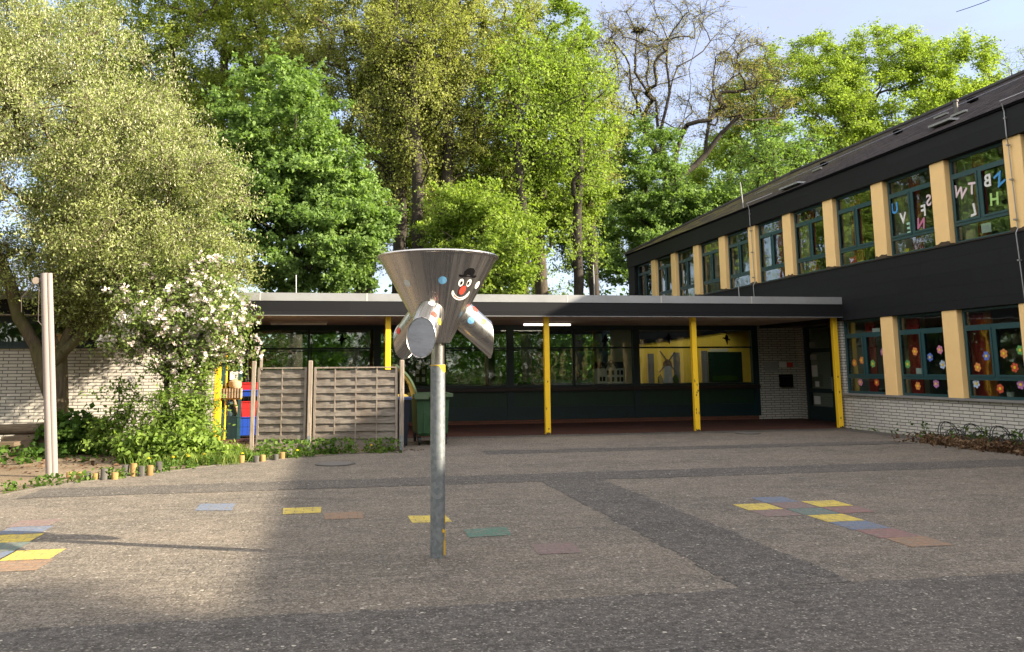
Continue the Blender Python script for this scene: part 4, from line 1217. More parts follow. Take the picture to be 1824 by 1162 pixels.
# ------------------------------------------------------------------ wooden screen fence
fen = thing('screen_fence', 'weathered wooden screen fence of woven boards hiding the bins', 'fence', (-0.1, 17.7, 0))
FP = [Vector((-1.56, 17.95)), Vector((-0.44, 17.70)), Vector((1.37, 17.44))]
def along(a, b, s):
    p = FP[a] + (FP[b] - FP[a]).normalized() * s
    return p
def fence_panel(a, b, nl, m0=0.10, m1=0.10):
    d = (FP[b] - FP[a]).normalized()
    nrm = Vector((d.y, -d.x))           # towards the yard
    L = (FP[b] - FP[a]).length
    r = random.Random(a)
    zz = 0.10
    rows = 20
    hh = (1.60 - zz) / rows
    fr = MB()
    def pt(s, off, z):
        p = FP[a] + d * s + nrm * off
        return (p.x, p.y, z)
    for s in (m0 + 0.02, L - m1 - 0.02):
        fr.beam(pt(s, 0.0, 0.06), pt(s, 0.0, 1.64), 0.045, 0.05, (nrm.x, nrm.y, 0))
    fr.beam(pt(m0, 0.0, 1.655), pt(L - m1, 0.0, 1.655), 0.05, 0.028)
    fr.beam(pt(m0, 0.0, 0.075), pt(L - m1, 0.0, 0.075), 0.05, 0.03)
    fr.build('frame', MT['fencepost'], fen)
    sl = MB()
    lx = [m0 + (L - m0 - m1) * (i + 1) / (nl + 1) for i in range(nl)]
    for i in range(rows):
        front = (i % 2 == 0)
        z0 = zz + hh * i
        o1 = 0.018 if front else -0.009
        # boards weave: bowed between uprights, slightly uneven
        ns = 4 * (nl + 1)
        pts = []
        tw = (r.random() - 0.5) * 0.012
        for k in range(ns + 1):
            s = m0 + 0.045 + (L - m0 - m1 - 0.09) * k / ns
            off = o1 + 0.004 * math.sin(k * 1.7 + i)
            pts.append((s, off))
        h0, h1 = z0 + (0.003 if front else -0.012) + tw, z0 + hh * (1.10 if front else 1.18) + tw
        for (s0, f0), (s1, f1) in zip(pts, pts[1:]):
            q = [pt(s0, f0, h0), pt(s1, f1, h0), pt(s1, f1, h1), pt(s0, f0, h1)]
            qb = [pt(s0, f0 - 0.009, h0), pt(s1, f1 - 0.009, h0), pt(s1, f1 - 0.009, h1), pt(s0, f0 - 0.009, h1)]
            sl.poly(q)
            sl.poly(qb[::-1])
            sl.poly([q[3], q[2], qb[2], qb[3]])
            sl.poly([q[1], q[0], qb[0], qb[1]])
    sl.build('woven_boards', MT['fence'], fen)
    lt = MB()
    for s in lx:
        lt.beam(pt(s, 0.004, 0.1), pt(s, 0.004, 1.63), 0.022, 0.030, (nrm.x, nrm.y, 0))
    lt.build('lath', MT['fencepost'], fen)
fence_panel(0, 1, 1, 0.09, 0.07)
fence_panel(1, 2, 3, 0.08, 0.08)
for i, h in enumerate((1.80, 1.80, 1.80)):
    p = FP[i]
    pm = MB()
    pm.bbox(p.x - 0.045, p.y - 0.045, 0.05, p.x + 0.045, p.y + 0.045, h, 0.012)
    pm.build('post', MT['fencepost'], fen)
    if i > 0:
        MB().box(p.x - 0.03, p.y - 0.052, 0.0, p.x + 0.03, p.y - 0.0455, 0.32).build('post_anchor', MT['galv'], fen)
pm = MB()
pm.beam((-1.45, 18.0, 0.0), (-1.42, 18.0, 2.0), 0.06, 0.05)
pm.build('extra_post', MT['fencepost'], fen)

# ------------------------------------------------------------------ bins
gb = thing('waste_container', 'green four wheeled waste container with open lid beside the fence', 'waste container', (2.2, 18.9, 0))
BX0, BX1, BY0, BY1 = 1.74, 2.50, 18.45, 19.75
b = MB()
k = len(b.v)
ins = 0.05
for z, i_ in ((0.20, 0.10), (0.26, 0.06), (0.95, 0.03), (1.03, 0.0)):
    b.v += [(BX0 + i_, BY0 + i_, z), (BX1 - i_, BY0 + i_, z), (BX1 - i_, BY1 - i_, z), (BX0 + i_, BY1 - i_, z)]
for r_ in range(3):
    for j in range(4):
        j2 = (j + 1) % 4
        b.f.append((r_ * 4 + j, r_ * 4 + j2, r_ * 4 + 4 + j2, r_ * 4 + 4 + j))
b.f.append((3, 2, 1, 0))
for x in (BX0 + 0.18, BX1 - 0.2):
    b.box(x, BY0 + 0.028, 0.27, x + 0.03, BY0 + 0.05, 0.94)
b.build('body', MT['bin_green'], gb)
rm2 = MB()
for p, q in (((BX0 - 0.03, BY0 - 0.02), (BX1 + 0.03, BY0 - 0.02)), ((BX1 + 0.02, BY0), (BX1 + 0.02, BY1)), ((BX1 + 0.03, BY1 + 0.02), (BX0 - 0.03, BY1 + 0.02)), ((BX0 - 0.02, BY1), (BX0 - 0.02, BY0))):
    rm2.beam((*p, 1.055), (*q, 1.055), 0.07, 0.07)
rm2.box(BX0 - 0.02, BY0 - 0.06, 0.98, BX0 + 0.28, BY0 - 0.02, 1.07)
rm2.build('rim', MT['bin_lid'], gb)
ld = MB()
hx, hz = BX0 + 0.05, 1.10
lx_, lz_ = BX0 - 0.40, 1.72
n = 8
pl_ = []
for i in range(n + 1):
    t_ = i / n
    bow = 0.06 * math.sin(PI * t_)
    pl_.append((hx + (lx_ - hx) * t_ + bow, hz + (lz_ - hz) * t_ + bow * 0.7))
ld.prism([(x, BY0, z) for x, z in pl_] + [(x - 0.035, BY0, z - 0.025) for x, z in pl_[::-1]], (0, BY1 - BY0, 0))
ld.build('lid', MT['bin_lid'], gb, True)
hg = MB()
hg.beam((BX0 - 0.02, BY0 + 0.1, 1.0), (BX0 - 0.09, BY0 + 0.1, 1.28), 0.08, 0.10)
hg.beam((BX0 - 0.06, BY0 + 0.06, 1.24), (BX0 - 0.36, BY0 + 0.06, 1.64), 0.03, 0.05)
hg.build('hinge', MT['bin_yellow'], gb)
MB().box(BX0 + 0.32, BY0 + 0.018, 0.78, BX0 + 0.58, BY0 + 0.03, 0.98).build('label_plate', MT['blackpaint'], gb)
MB().tube([(BX0 + 0.40, BY0 - 0.02, 0.58), (BX0 + 0.66, BY0 - 0.02, 0.58)], 0.028, 8).box(BX0 + 0.36, BY0 - 0.03, 0.5, BX0 + 0.43, BY0 + 0.04, 0.66).build('handle', MT['black'], gb)
for x in (BX0 + 0.10, BX1 - 0.10):
    for y in (BY0 + 0.16, BY1 - 0.16):
        wh = MB()
        wh.tube([(x - 0.022, y, 0.10), (x + 0.022, y, 0.10)], 0.092, 18)
        wh.box(x - 0.035, y - 0.02, 0.10, x - 0.028, y + 0.05, 0.22)
        wh.box(x + 0.028, y - 0.02, 0.10, x + 0.035, y + 0.05, 0.22)
        wh.build('wheel', MT['black'], gb)
bb = thing('wheelie_bin', 'dark blue wheelie bin half hidden between the fence and the green container', 'bin', (1.3, 18.4, 0))
b = MB()
x0, x1, y0, y1 = 1.08, 1.61, 18.15, 18.7
for z, i_ in ((0.06, 0.06), (0.98, 0.0)):
    b.v += [(x0 + i_, y0 + i_, z), (x1 - i_, y0 + i_, z), (x1 - i_, y1 - i_, z), (x0 + i_, y1 - i_, z)]
b.f += [(3, 2, 1, 0)] + [(j, (j + 1) % 4, 4 + (j + 1) % 4, 4 + j) for j in range(4)]
b.build('body', MT['bin_blue'], bb)
MB().bbox(x0 - 0.03, y0 - 0.03, 0.981, x1 + 0.03, y1 + 0.03, 1.04, 0.015).build('lid', MT['bin_blue_rim'], bb)
MB().tube([(x0 + 0.02, y1 - 0.05, 0.10), (x0 + 0.07, y1 - 0.05, 0.10)], 0.1, 16).tube([(x1 - 0.07, y1 - 0.05, 0.10), (x1 - 0.02, y1 - 0.05, 0.10)], 0.1, 16).build('wheel', MT['black'], bb)
pw = MB()
pw.lathe((1.45, 18.4, 1.042), [(0.15, 0), (0.13, 0.03), (0.06, 0.05)], 10)
tag(pw.build('crumpled_cardboard', MT['bin_yellow'], origin=(1.45, 18.4, 1.04)), 'yellowish crumpled cardboard lying on the blue bin', 'cardboard')

# ------------------------------------------------------------------ funnel ball game
CX, CYF = 0.905, 7.52
fun = thing('ball_funnel', 'stainless steel funnel with a painted clown face on a galvanised pole', 'ball funnel', (CX, CYF, 0))
Z0, Z1, R0, R1 = 1.83, 2.58, 0.105, 0.525
def rad(z):
    return R0 + (R1 - R0) * (z - Z0) / (Z1 - Z0)
prof = [(R0 - 0.004, Z0), (R0, Z0)] + [(rad(z), z) for z in np.linspace(Z0, Z1, 9)[1:]]
prof += [(R1 - 0.003, Z1), (R0 - 0.01, Z0 + 0.02)]
MB().lathe((CX, CYF, 0), prof, 96, False).build('cone', MT['steel'], fun, True)
rim = MB()
ring = [(CX + (R1 + 0.003) * math.cos(a), CYF + (R1 + 0.003) * math.sin(a), Z1 + 0.004) for a in np.linspace(0, 2 * PI, 97)]
rim.tube(ring, 0.014, 8, False)
rim.build('rim', MT['steel'], fun, True)
MB().lathe((CX, CYF, 0), [(0.058, 1.645), (0.058, Z0 + 0.03)], 32).build('neck', MT['steel'], fun, True)
pole = MB().lathe((CX, CYF, 0), [(0.064, 0.0), (0.0635, 1.64), (0.058, 1.645)], 36).build('pole', MT['galv'], fun, True)
foot_ = MB()
foot_.lathe((CX, CYF, 0.0), [(0.15, 0.009), (0.12, 0.019), (0.066, 0.024)], 24, False)
foot_.build('footing', MT['pave'], fun, True)
# yellow paint remains
def pole_patch(a0, a1, z0, z1, seed, name='yellow_paint'):
    r = random.Random(seed)
    mm = MB()
    n = 10
    lo = [(a0 + (a1 - a0) * i / n, z0 + (z1 - z0) * 0.16 * r.random()) for i in range(n + 1)]
    hi = [(a0 + (a1 - a0) * i / n, z1 - (z1 - z0) * 0.35 * r.random()) for i in range(n + 1)]
    for i in range(n):
        q = [lo[i], lo[i + 1], hi[i + 1], hi[i]]
        mm.poly([(CX + 0.0655 * math.sin(a), CYF - 0.0655 * math.cos(a), z) for a, z in q])
    mm.build(name, MT['yel_old'], pole)
MT['yel_old'] = plain('old_yellow_paint', (0.66, 0.40, 0.02), 0.5, 0.12, 9)
pole_patch(0.75, 1.9, 0.03, 0.20, 1); pole_patch(0.95, 1.9, 0.19, 0.24, 2); pole_patch(0.55, 1.5, 0.23, 0.265, 4); pole_patch(1.0, 1.9, 0.29, 0.40, 3)
mm = MB()
for i in range(20):
    a, b_ = -1.6 + 3.2 * i / 20, -1.6 + 3.2 * (i + 1) / 20
    lo = lambda q: 1.632 - max(0, min(1, (q - 0.0) / 0.7)) * 0.055
    mm.poly([(CX + 0.0652 * math.sin(q), CYF - 0.0652 * math.cos(q), z) for q, z in ((a, lo(a)), (b_, lo(b_)), (b_, 1.641), (a, 1.641))])
mm.build('yellow_paint', MT['yel_old'], pole)
# outlet tubes
TH = math.radians(41)
TR = 0.126
def tube_part(ang, dots):
    d = Vector((math.cos(ang), math.sin(ang), 0))
    ax = d * math.cos(TH) + Vector((0, 0, -math.sin(TH)))
    s = Vector((-d.y, d.x, 0))
    u = s.cross(ax)
    END = 0.47
    c0 = Vector((CX, CYF, 1.865 + END * math.tan(TH)))
    def P(a, dist, rr=TR):
        """point on the tube at angle a whose horizontal distance along d is dist"""
        o = (s * math.cos(a) + u * math.sin(a)) * rr
        t_ = (dist - o.dot(d)) / ax.dot(d)
        return c0 + o + ax * t_
    n = 48
    mb = MB()
    ring0 = [P(2 * PI * j / n, 0.02) for j in range(n)]
    ring1 = [P(2 * PI * j / n, END) for j in range(n)]
    mb.v += [tuple(p) for p in ring0 + ring1]
    mb.f += [(j, (j + 1) % n, n + (j + 1) % n, n + j) for j in range(n)]
    o = mb.build('outlet_tube', MT['steel'], fun, True)
    cap = MB()
    cap.v += [tuple(P(2 * PI * j / n, END - 0.004, TR * 0.975)) for j in range(n)]
    cap.f.append(tuple(range(n)))
    cap.build('flap', MT['steel_lens'], o)
    rimb = MB()
    rimb.tube([P(2 * PI * j / n, END) for j in range(n + 1)], 0.004, 6, False)
    rimb.build('tube_edge', MT['steel'], o, True)
    for a, dist, mt in dots:
        dm = MB()
        base = P(a, dist)
        fn = (s * math.cos(a) + u * math.sin(a))
        k = len(dm.v)
        pts = []
        for b_ in np.linspace(0, 2 * PI, 21)[:-1]:
            da = 0.030 * math.cos(b_) / TR
            o2 = (s * math.cos(a + da) + u * math.sin(a + da)) * (TR + 0.0025)
            t_ = (base - c0).dot(ax) + 0.030 * math.sin(b_)
            pts.append(c0 + o2 + ax * t_)
        cc = c0 + fn * (TR + 0.003) + ax * (base - c0).dot(ax)
        dm.v += [tuple(p) for p in pts] + [tuple(cc)]
        dm.f += [(i, (i + 1) % 20, 20) for i in range(20)]
        dm.build('dot', MT[mt], o)
    return o
tube_part(math.radians(-114), ((-1.22, 0.315, 'white'), (-0.80, 0.385, 'red'), (-0.20, 0.355, 'yel')))
tube_part(math.radians(4), ((-2.25, 0.32, 'red'), (3.05, 0.27, 'blue'), (-2.64, 0.39, 'yel')))
tube_part(math.radians(124), ((-0.15, 0.40, 'red'), (-1.6, 0.3, 'blue')))
# clown face and dots, stuck on the cone
def cone_pt(phi, z, off=0.002):
    r = rad(z) + off
    return (CX + r * math.sin(phi), CYF - r * math.cos(phi), z)
SL = math.hypot(Z1 - Z0, R1 - R0) / (Z1 - Z0)
def sticker(name, phi0, z0, outline, mat, off=0.002, parent=fun):
    """outline in metres (s along the rim, t up the slope)"""
    mm = MB()
    pts = [cone_pt(phi0 + s_ / rad(z0), z0 + t_ / SL, off) for s_, t_ in outline]
    cs = sum(p[0] for p in outline) / len(outline); ct = sum(p[1] for p in outline) / len(outline)
    c = cone_pt(phi0 + cs / rad(z0), z0 + ct / SL, off + 0.0004)
    mm.v += pts + [c]
    n = len(pts)
    mm.f += [(i, (i + 1) % n, n) for i in range(n)]
    return mm.build(name, mat, parent)
def ell(a, b_, cx=0, cy=0, n=24, rot=0.0):
    return [(cx + a * math.cos(q) * math.cos(rot) - b_ * math.sin(q) * math.sin(rot), cy + a * math.cos(q) * math.sin(rot) + b_ * math.sin(q) * math.cos(rot)) for q in np.linspace(0, 2 * PI, n + 1)[:-1]]
sticker('dot', -0.86, 2.33, ell(0.034, 0.034), MT['paper'])
sticker('dot', -0.02, 2.345, ell(0.036, 0.036), MT['blue'])
sticker('dot', 0.98, 2.325, ell(0.034, 0.036), MT['white'])
face = sticker('eye', 0.415, 2.330, ell(0.026, 0.036, rot=0.1), MT['white'])
face = sticker('eye', 0.635, 2.332, ell(0.025, 0.036, rot=0.0), MT['white'])
sticker('pupil', 0.425, 2.328, ell(0.012, 0.018), MT['blackpaint'], 0.0035)
sticker('pupil', 0.618, 2.330, ell(0.012, 0.018), MT['blackpaint'], 0.0035)
sticker('nose', 0.515, 2.270, ell(0.031, 0.042, rot=-0.25), MT['red'], 0.0045)
# smile: a curved strip with a red lip line
def strip(name, pts, wid, mat, off, phi0, z0):
    mm = MB()
    L_, R_ = [], []
    for i, (s_, t_) in enumerate(pts):
        a = pts[max(0, i - 1)]; c = pts[min(len(pts) - 1, i + 1)]
        dx, dy = c[0] - a[0], c[1] - a[1]
        l = math.hypot(dx, dy)
        e = min(1, 0.35 + 1.6 * math.sin(PI * i / (len(pts) - 1))) * wid / 2
        L_.append(cone_pt(phi0 + (s_ - dy / l * e) / rad(z0), z0 + (t_ + dx / l * e) / SL, off)); R_.append(cone_pt(phi0 + (s_ + dy / l * e) / rad(z0), z0 + (t_ - dx / l * e) / SL, off))
    n = len(pts)
    mm.v += L_ + R_
    mm.f += [(i, n + i, n + i + 1, i + 1) for i in range(n - 1)]
    mm.build(name, mat, fun)
smile = [(0.086 * math.cos(q), 0.075 * math.sin(q) + 0.035) for q in np.linspace(PI * 1.0, PI * 2.0, 25)]
strip('smile', smile, 0.028, MT['white'], 0.002, 0.51, 2.235)
strip('lip_line', [(s_ * 0.93, t_ + 0.002) for s_, t_ in smile[4:-4]], 0.006, MT['red'], 0.0035, 0.51, 2.235)
sticker('hat', 0.545, 2.385, [(-0.052, 0.0), (0.052, 0.0), (0.058, 0.03), (0.052, 0.058), (0.03, 0.076), (-0.006, 0.078), (-0.034, 0.066), (-0.05, 0.04)], MT['blackpaint'])
sticker('hat_brim', 0.545, 2.385, [(-0.092, 0.012), (-0.096, -0.002), (-0.075, -0.014), (0.08, -0.012), (0.1, 0.004), (0.094, 0.016), (0.06, 0.006), (-0.06, 0.004)], MT['blackpaint'], 0.003)

# ------------------------------------------------------------------ white double pole at left with its tie
wp = thing('wooden_pole', 'pale leaning double pole with a small wooden cleat near the top', 'pole', (-4.25, 14.62, 0))
top = Vector((-4.53, 14.62, 3.17)); bot = Vector((-4.25, 14.62, -0.02))
m1 = MB()
for dx, rr_ in ((-0.024, 0.062), (0.042, 0.050)):
    m1.tube([bot + Vector((dx * 0.9, 0, 0)), bot.lerp(top, 0.5) + Vector((dx, 0.0, 0)), top + Vector((dx, 0, 0))], [rr_ * 1.06, rr_, rr_ * 0.97], 16)
m1.build('shaft', MT['palepost'], wp, True)
MB().tube([top + Vector((-0.14, -0.03, -0.12)), top + Vector((-0.14, 0.05, -0.12))], 0.055, 14).build('cleat', MT['fencepost'], wp, True)
rp_ = MB()
rp_.tube([top + Vector((-0.14, 0.0, -0.12)), (-5.2, 15.6, 2.85), (-5.85, 17.6, 2.75)], 0.008, 5)
rp_.tube([top + Vector((-0.10, 0.0, -0.16)), (-5.1, 16.2, 2.5), (-5.8, 19.7, 2.2)], 0.006, 5)
rp_.build('rope', MT['palepost'], wp)

# log seat behind the white pole
ls = thing('log_bench', 'rough weathered log bench on stumps below the brick wall', 'bench', (-6.4, 18.4, 0))
l1 = MB()
l1.tube([(-8.6, 18.9, 0.46), (-6.9, 18.9, 0.47), (-5.45, 18.85, 0.50)], [0.10, 0.105, 0.11], 12)
l1.build('backrest', MT['log'], ls, True)
l1 = MB()
l1.beam((-8.6, 18.25, 0.23), (-5.95, 18.2, 0.25), 0.36, 0.08)
l1.build('seat', MT['log'], ls)
for x in (-7.5, -6.25):
    MB().lathe((x, 18.35, 0), [(0.15, 0), (0.13, 0.18)], 12).build('stump', MT['bark'], ls)
l1 = MB()
l1.box(-6.35, 18.5, 0.0, -5.35, 18.72, 0.36)
l1.box(-6.2, 18.72, 0.0, -5.4, 18.98, 0.38)
l1.build('rough_block', MT['log'], ls)

# palisade stakes along the kerb
STK = [(-3.92, 14.35, .10, 't'), (-3.74, 14.20, .11, 't'), (-3.60, 14.10, .12, 'g'), (-3.46, 14.0, .11, 't'), (-3.34, 13.98, .17, 'g'), (-3.19, 14.0, .11, 't'),
       (-3.12, 14.36, .18, 'g'), (-3.00, 14.34, .20, 't'), (-2.88, 14.32, .16, 'g'), (-2.77, 14.40, .16, 't'), (-2.70, 14.72, .18, 'g'),
       (-1.55, 15.98, .13, 't'), (-1.30, 15.95, .12, 'g'), (-1.2, 16.1, .12, 't'), (-0.98, 16.25, .11, 'g'), (-0.88, 16.42, .13, 't'), (-0.76, 16.62, .17, 'g')]
for i, (x, y, h, c) in enumerate(STK):
    mb = MB()
    mb.lathe((x, y, 0), [(0.05, -0.02), (0.05, h - 0.008), (0.044, h)], 14)
    o = mb.build('palisade_stake', MT['stake_tan' if c == 't' else 'stake_grey'], None, True, origin=(x, y, 0))
    far = x > -2
    tall = h > 0.15
    tag(o, ('%s %s round stake in the %s' % ('tall' if tall else 'short', 'tan' if c == 't' else 'grey', 'group at the foot of the wooden screen fence' if far else 'row beside the pale double pole')), 'stake', 'round wooden stakes along the bed edge')

# bird box on the willow
bbx = thing('bird_box', 'small wooden bird box hung on the willow trunk', 'bird box', (-5.72, 19.85, 2.1))
MB().box(-5.80, 19.72, 2.05, -5.62, 19.86, 2.37).prism([(-5.82, 19.69, 2.371), (-5.60, 19.69, 2.371), (-5.60, 19.69, 2.40), (-5.82, 19.69, 2.42)], (0, 0.2, 0)).build('box', MT['stake_tan'], bbx)
MB().tube([(-5.71, 19.713, 2.26), (-5.71, 19.719, 2.26)], 0.035, 14).build('entrance_hole', MT['black'], bbx)

# bicycle rack with wheel loops
rk = thing('bicycle_rack', 'dark metal bicycle rack with wheel loops against the brick wall', 'bicycle rack', (12.5, 15, 0))
br = MB()
for x in (12.30, 12.75):
    br.tube([(x, 9.5, 0.04), (x, 16.3, 0.04)], 0.02, 8)
br.build('base_rail', MT['rackmetal'], rk)
for i, y in enumerate(np.arange(10.0, 16.3, 0.36)):
    h = 0.40 if i % 2 else 0.28
    lp = MB()
    for s in (-0.035, 0.035):
        pts = [(12.30 + 0.45 * (0.5 - 0.5 * math.cos(q)) + (0.1 if i % 2 else 0), y + s + 0.10 * math.sin(q), 0.04 + h * math.sin(q) ** 0.7 if 0 < q < PI else 0.04) for q in np.linspace(0, PI, 13)]
        lp.tube(pts, 0.009, 6)
    lp.build('wheel_loop', MT['rackmetal'], rk, True)

# overhead wire and satellite items at the top right
wire = MB()
pts = []
for t_ in np.linspace(0, 1, 14):
    pts.append((34 - 14 * t_, 40 - 28 * t_, 21.2 - 5.8 * t_ - 1.4 * math.sin(PI * t_)))
wire.tube(pts, 0.02, 5)
tag(wire.build('overhead_wire', MT['black']), 'thin overhead wire crossing the sky above the tiled roof', 'wire')

# ------------------------------------------------------------------ foliage
def np_mesh(name, verts, quads, mat, parent, rnd=None, smooth=False):
    me = bpy.data.meshes.new(name)
    nv, nf, k = len(verts), len(quads), quads.shape[1]
    me.vertices.add(nv)
    me.vertices.foreach_set('co', np.asarray(verts, np.float32).ravel())
    me.loops.add(nf * k)
    me.loops.foreach_set('vertex_index', np.asarray(quads, np.int32).ravel())
    me.polygons.add(nf)
    me.polygons.foreach_set('loop_start', np.arange(0, nf * k, k, dtype=np.int32))
    me.polygons.foreach_set('loop_total', np.full(nf, k, np.int32))
    if smooth:
        me.polygons.foreach_set('use_smooth', np.ones(nf, bool))
    me.update(calc_edges=True)
    if rnd is not None:
        at = me.attributes.new('rnd', 'FLOAT', 'FACE')
        at.data.foreach_set('value', np.asarray(rnd, np.float32))
    me.materials.append(mat)
    o = bpy.data.objects.new(name, me)
    COL.objects.link(o)
    if parent is not None:
        o.parent = parent
    return o

def unit(a):
    return a / (np.linalg.norm(a, axis=1, keepdims=True) + 1e-9)

def leaf_quads(R, C, N, L, W, droop=0.25, axis=None):
    """one bent kite per leaf: C centres, N normals, L lengths, W widths"""
    n = len(C)
    A = R.normal(size=(n, 3)) if axis is None else axis + 0.5 * R.normal(size=(n, 3))
    U = unit(A - (A * N).sum(1, keepdims=True) * N)
    V = np.cross(N, U)
    L = L[:, None]; W = W[:, None]
    a = C - U * L * 0.5
    b = C + V * W * 0.5 - U * L * 0.05
    c = C + U * L * 0.5 - N * L * droop
    d = C - V * W * 0.5 - U * L * 0.05
    verts = np.stack([a, b, c, d], 1).reshape(-1, 3)
    quads = np.arange(4 * n).reshape(n, 4)
    return verts, quads

def segs_mesh(P, Q, r0, r1, n):
    D = unit(Q - P)
    ref = np.where(np.abs(D[:, 2:3]) > 0.9, np.array([[1.0, 0, 0]]), np.array([[0, 0, 1.0]]))
    S = unit(np.cross(D, ref)); T = np.cross(S, D)
    ang = np.linspace(0, 2 * PI, n, endpoint=False)
    ca, sa = np.cos(ang)[None, :, None], np.sin(ang)[None, :, None]
    ring = S[:, None, :] * ca + T[:, None, :] * sa
    A = P[:, None, :] + ring * r0[:, None, None]
    B = Q[:, None, :] + ring * r1[:, None, None]
    m = len(P)
    verts = np.concatenate([A, B], 1).reshape(-1, 3)
    base = (np.arange(m) * 2 * n)[:, None]
    j = np.arange(n); j2 = (j + 1) % n
    q = np.stack([base + j, base + j2, base + n + j2, base + n + j], 2).reshape(-1, 4)
    return verts, q

def grow(seed, trunk, envs, zpen=1.0, step=0.75, curl=0.10, inner=0.35, plen=0.35, power=0.6, limbs=()):
    """skeleton that grows from the trunk polyline to attractors inside the crown ellipsoids"""
    R = np.random.default_rng(seed)
    nodes, par, pl = [], [], []
    prev = -1
    tr = [np.array(t, float) for t in trunk]
    for a, b in zip(tr[:-1], tr[1:]):
        n = max(1, int(np.linalg.norm(b - a) / step))
        for i in range(n):
            nodes.append(a + (b - a) * i / n + (R.normal(size=3) * 0.03 if prev >= 0 else 0))
            par.append(prev); pl.append(0 if prev < 0 else pl[prev] + step)
            prev = len(nodes) - 1
    nodes.append(tr[-1]); par.append(prev); pl.append(pl[prev] + step)
    ntr = len(nodes)
    for lb in limbs:
        pts_ = [np.array(q_, float) for q_ in lb]
        k = int(np.argmin(np.linalg.norm(np.array(nodes) - pts_[0], axis=1)))
        pk, pv = k, nodes[k]
        for q_ in pts_[1:]:
            n_ = max(1, int(np.linalg.norm(q_ - pv) / step))
            for i in range(1, n_ + 1):
                nodes.append(pv + (q_ - pv) * i / n_ + R.normal(size=3) * 0.05)
                par.append(pk); pl.append(pl[pk] + step * 0.5)
                pk = len(nodes) - 1
            pv = q_
    att = []
    for (cx, cy, cz, rx, ry, rz, cnt) in envs:
        d = unit(R.normal(size=(cnt, 3)))
        r = inner + (1 - inner) * R.random(cnt) ** power
        att.append(np.array([cx, cy, cz]) + d * r[:, None] * np.array([rx, ry, rz]))
    att = np.concatenate(att)
    mid = np.array(nodes[int(ntr * 0.6)])
    att = att[np.argsort(np.linalg.norm(att - mid, axis=1))]
    first = max(1, int(ntr * 0.35))
    tips = []
    for t in att:
        A = np.array(nodes)
        d = np.linalg.norm(A - t, axis=1)
        cost = d + plen * np.array(pl) * 0.3 + zpen * np.maximum(0, A[:, 2] - t[2] + 0.15 * d)
        cost[:first] += 50
        k = int(np.argmin(cost))
        p0 = A[k]
        L = np.linalg.norm(t - p0)
        pd = (A[k] - A[par[k]]) if par[k] >= 0 else np.array([0, 0, 1.0])
        pd = pd / (np.linalg.norm(pd) + 1e-9)
        dirt = (t - p0) / (L + 1e-9)
        c1 = p0 + (pd * 0.45 + dirt * 0.55) * L * 0.4
        c2 = p0 + dirt * L * 0.7 + np.array([0, 0, 0.07 * L]) + R.normal(size=3) * curl * L * 0.5
        n = max(2, int(L / step) + 1)
        pk = k
        for i in range(1, n + 1):
            s = i / n
            q = (1 - s) ** 3 * p0 + 3 * (1 - s) ** 2 * s * c1 + 3 * (1 - s) * s * s * c2 + s ** 3 * t
            if i < n:
                q = q + R.normal(size=3) * curl * 0.22 * step
            nodes.append(q); par.append(pk); pl.append(pl[pk] + L / n)
            pk = len(nodes) - 1
        tips.append(pk)
    return R, np.array(nodes), np.array(par), np.array(tips), ntr

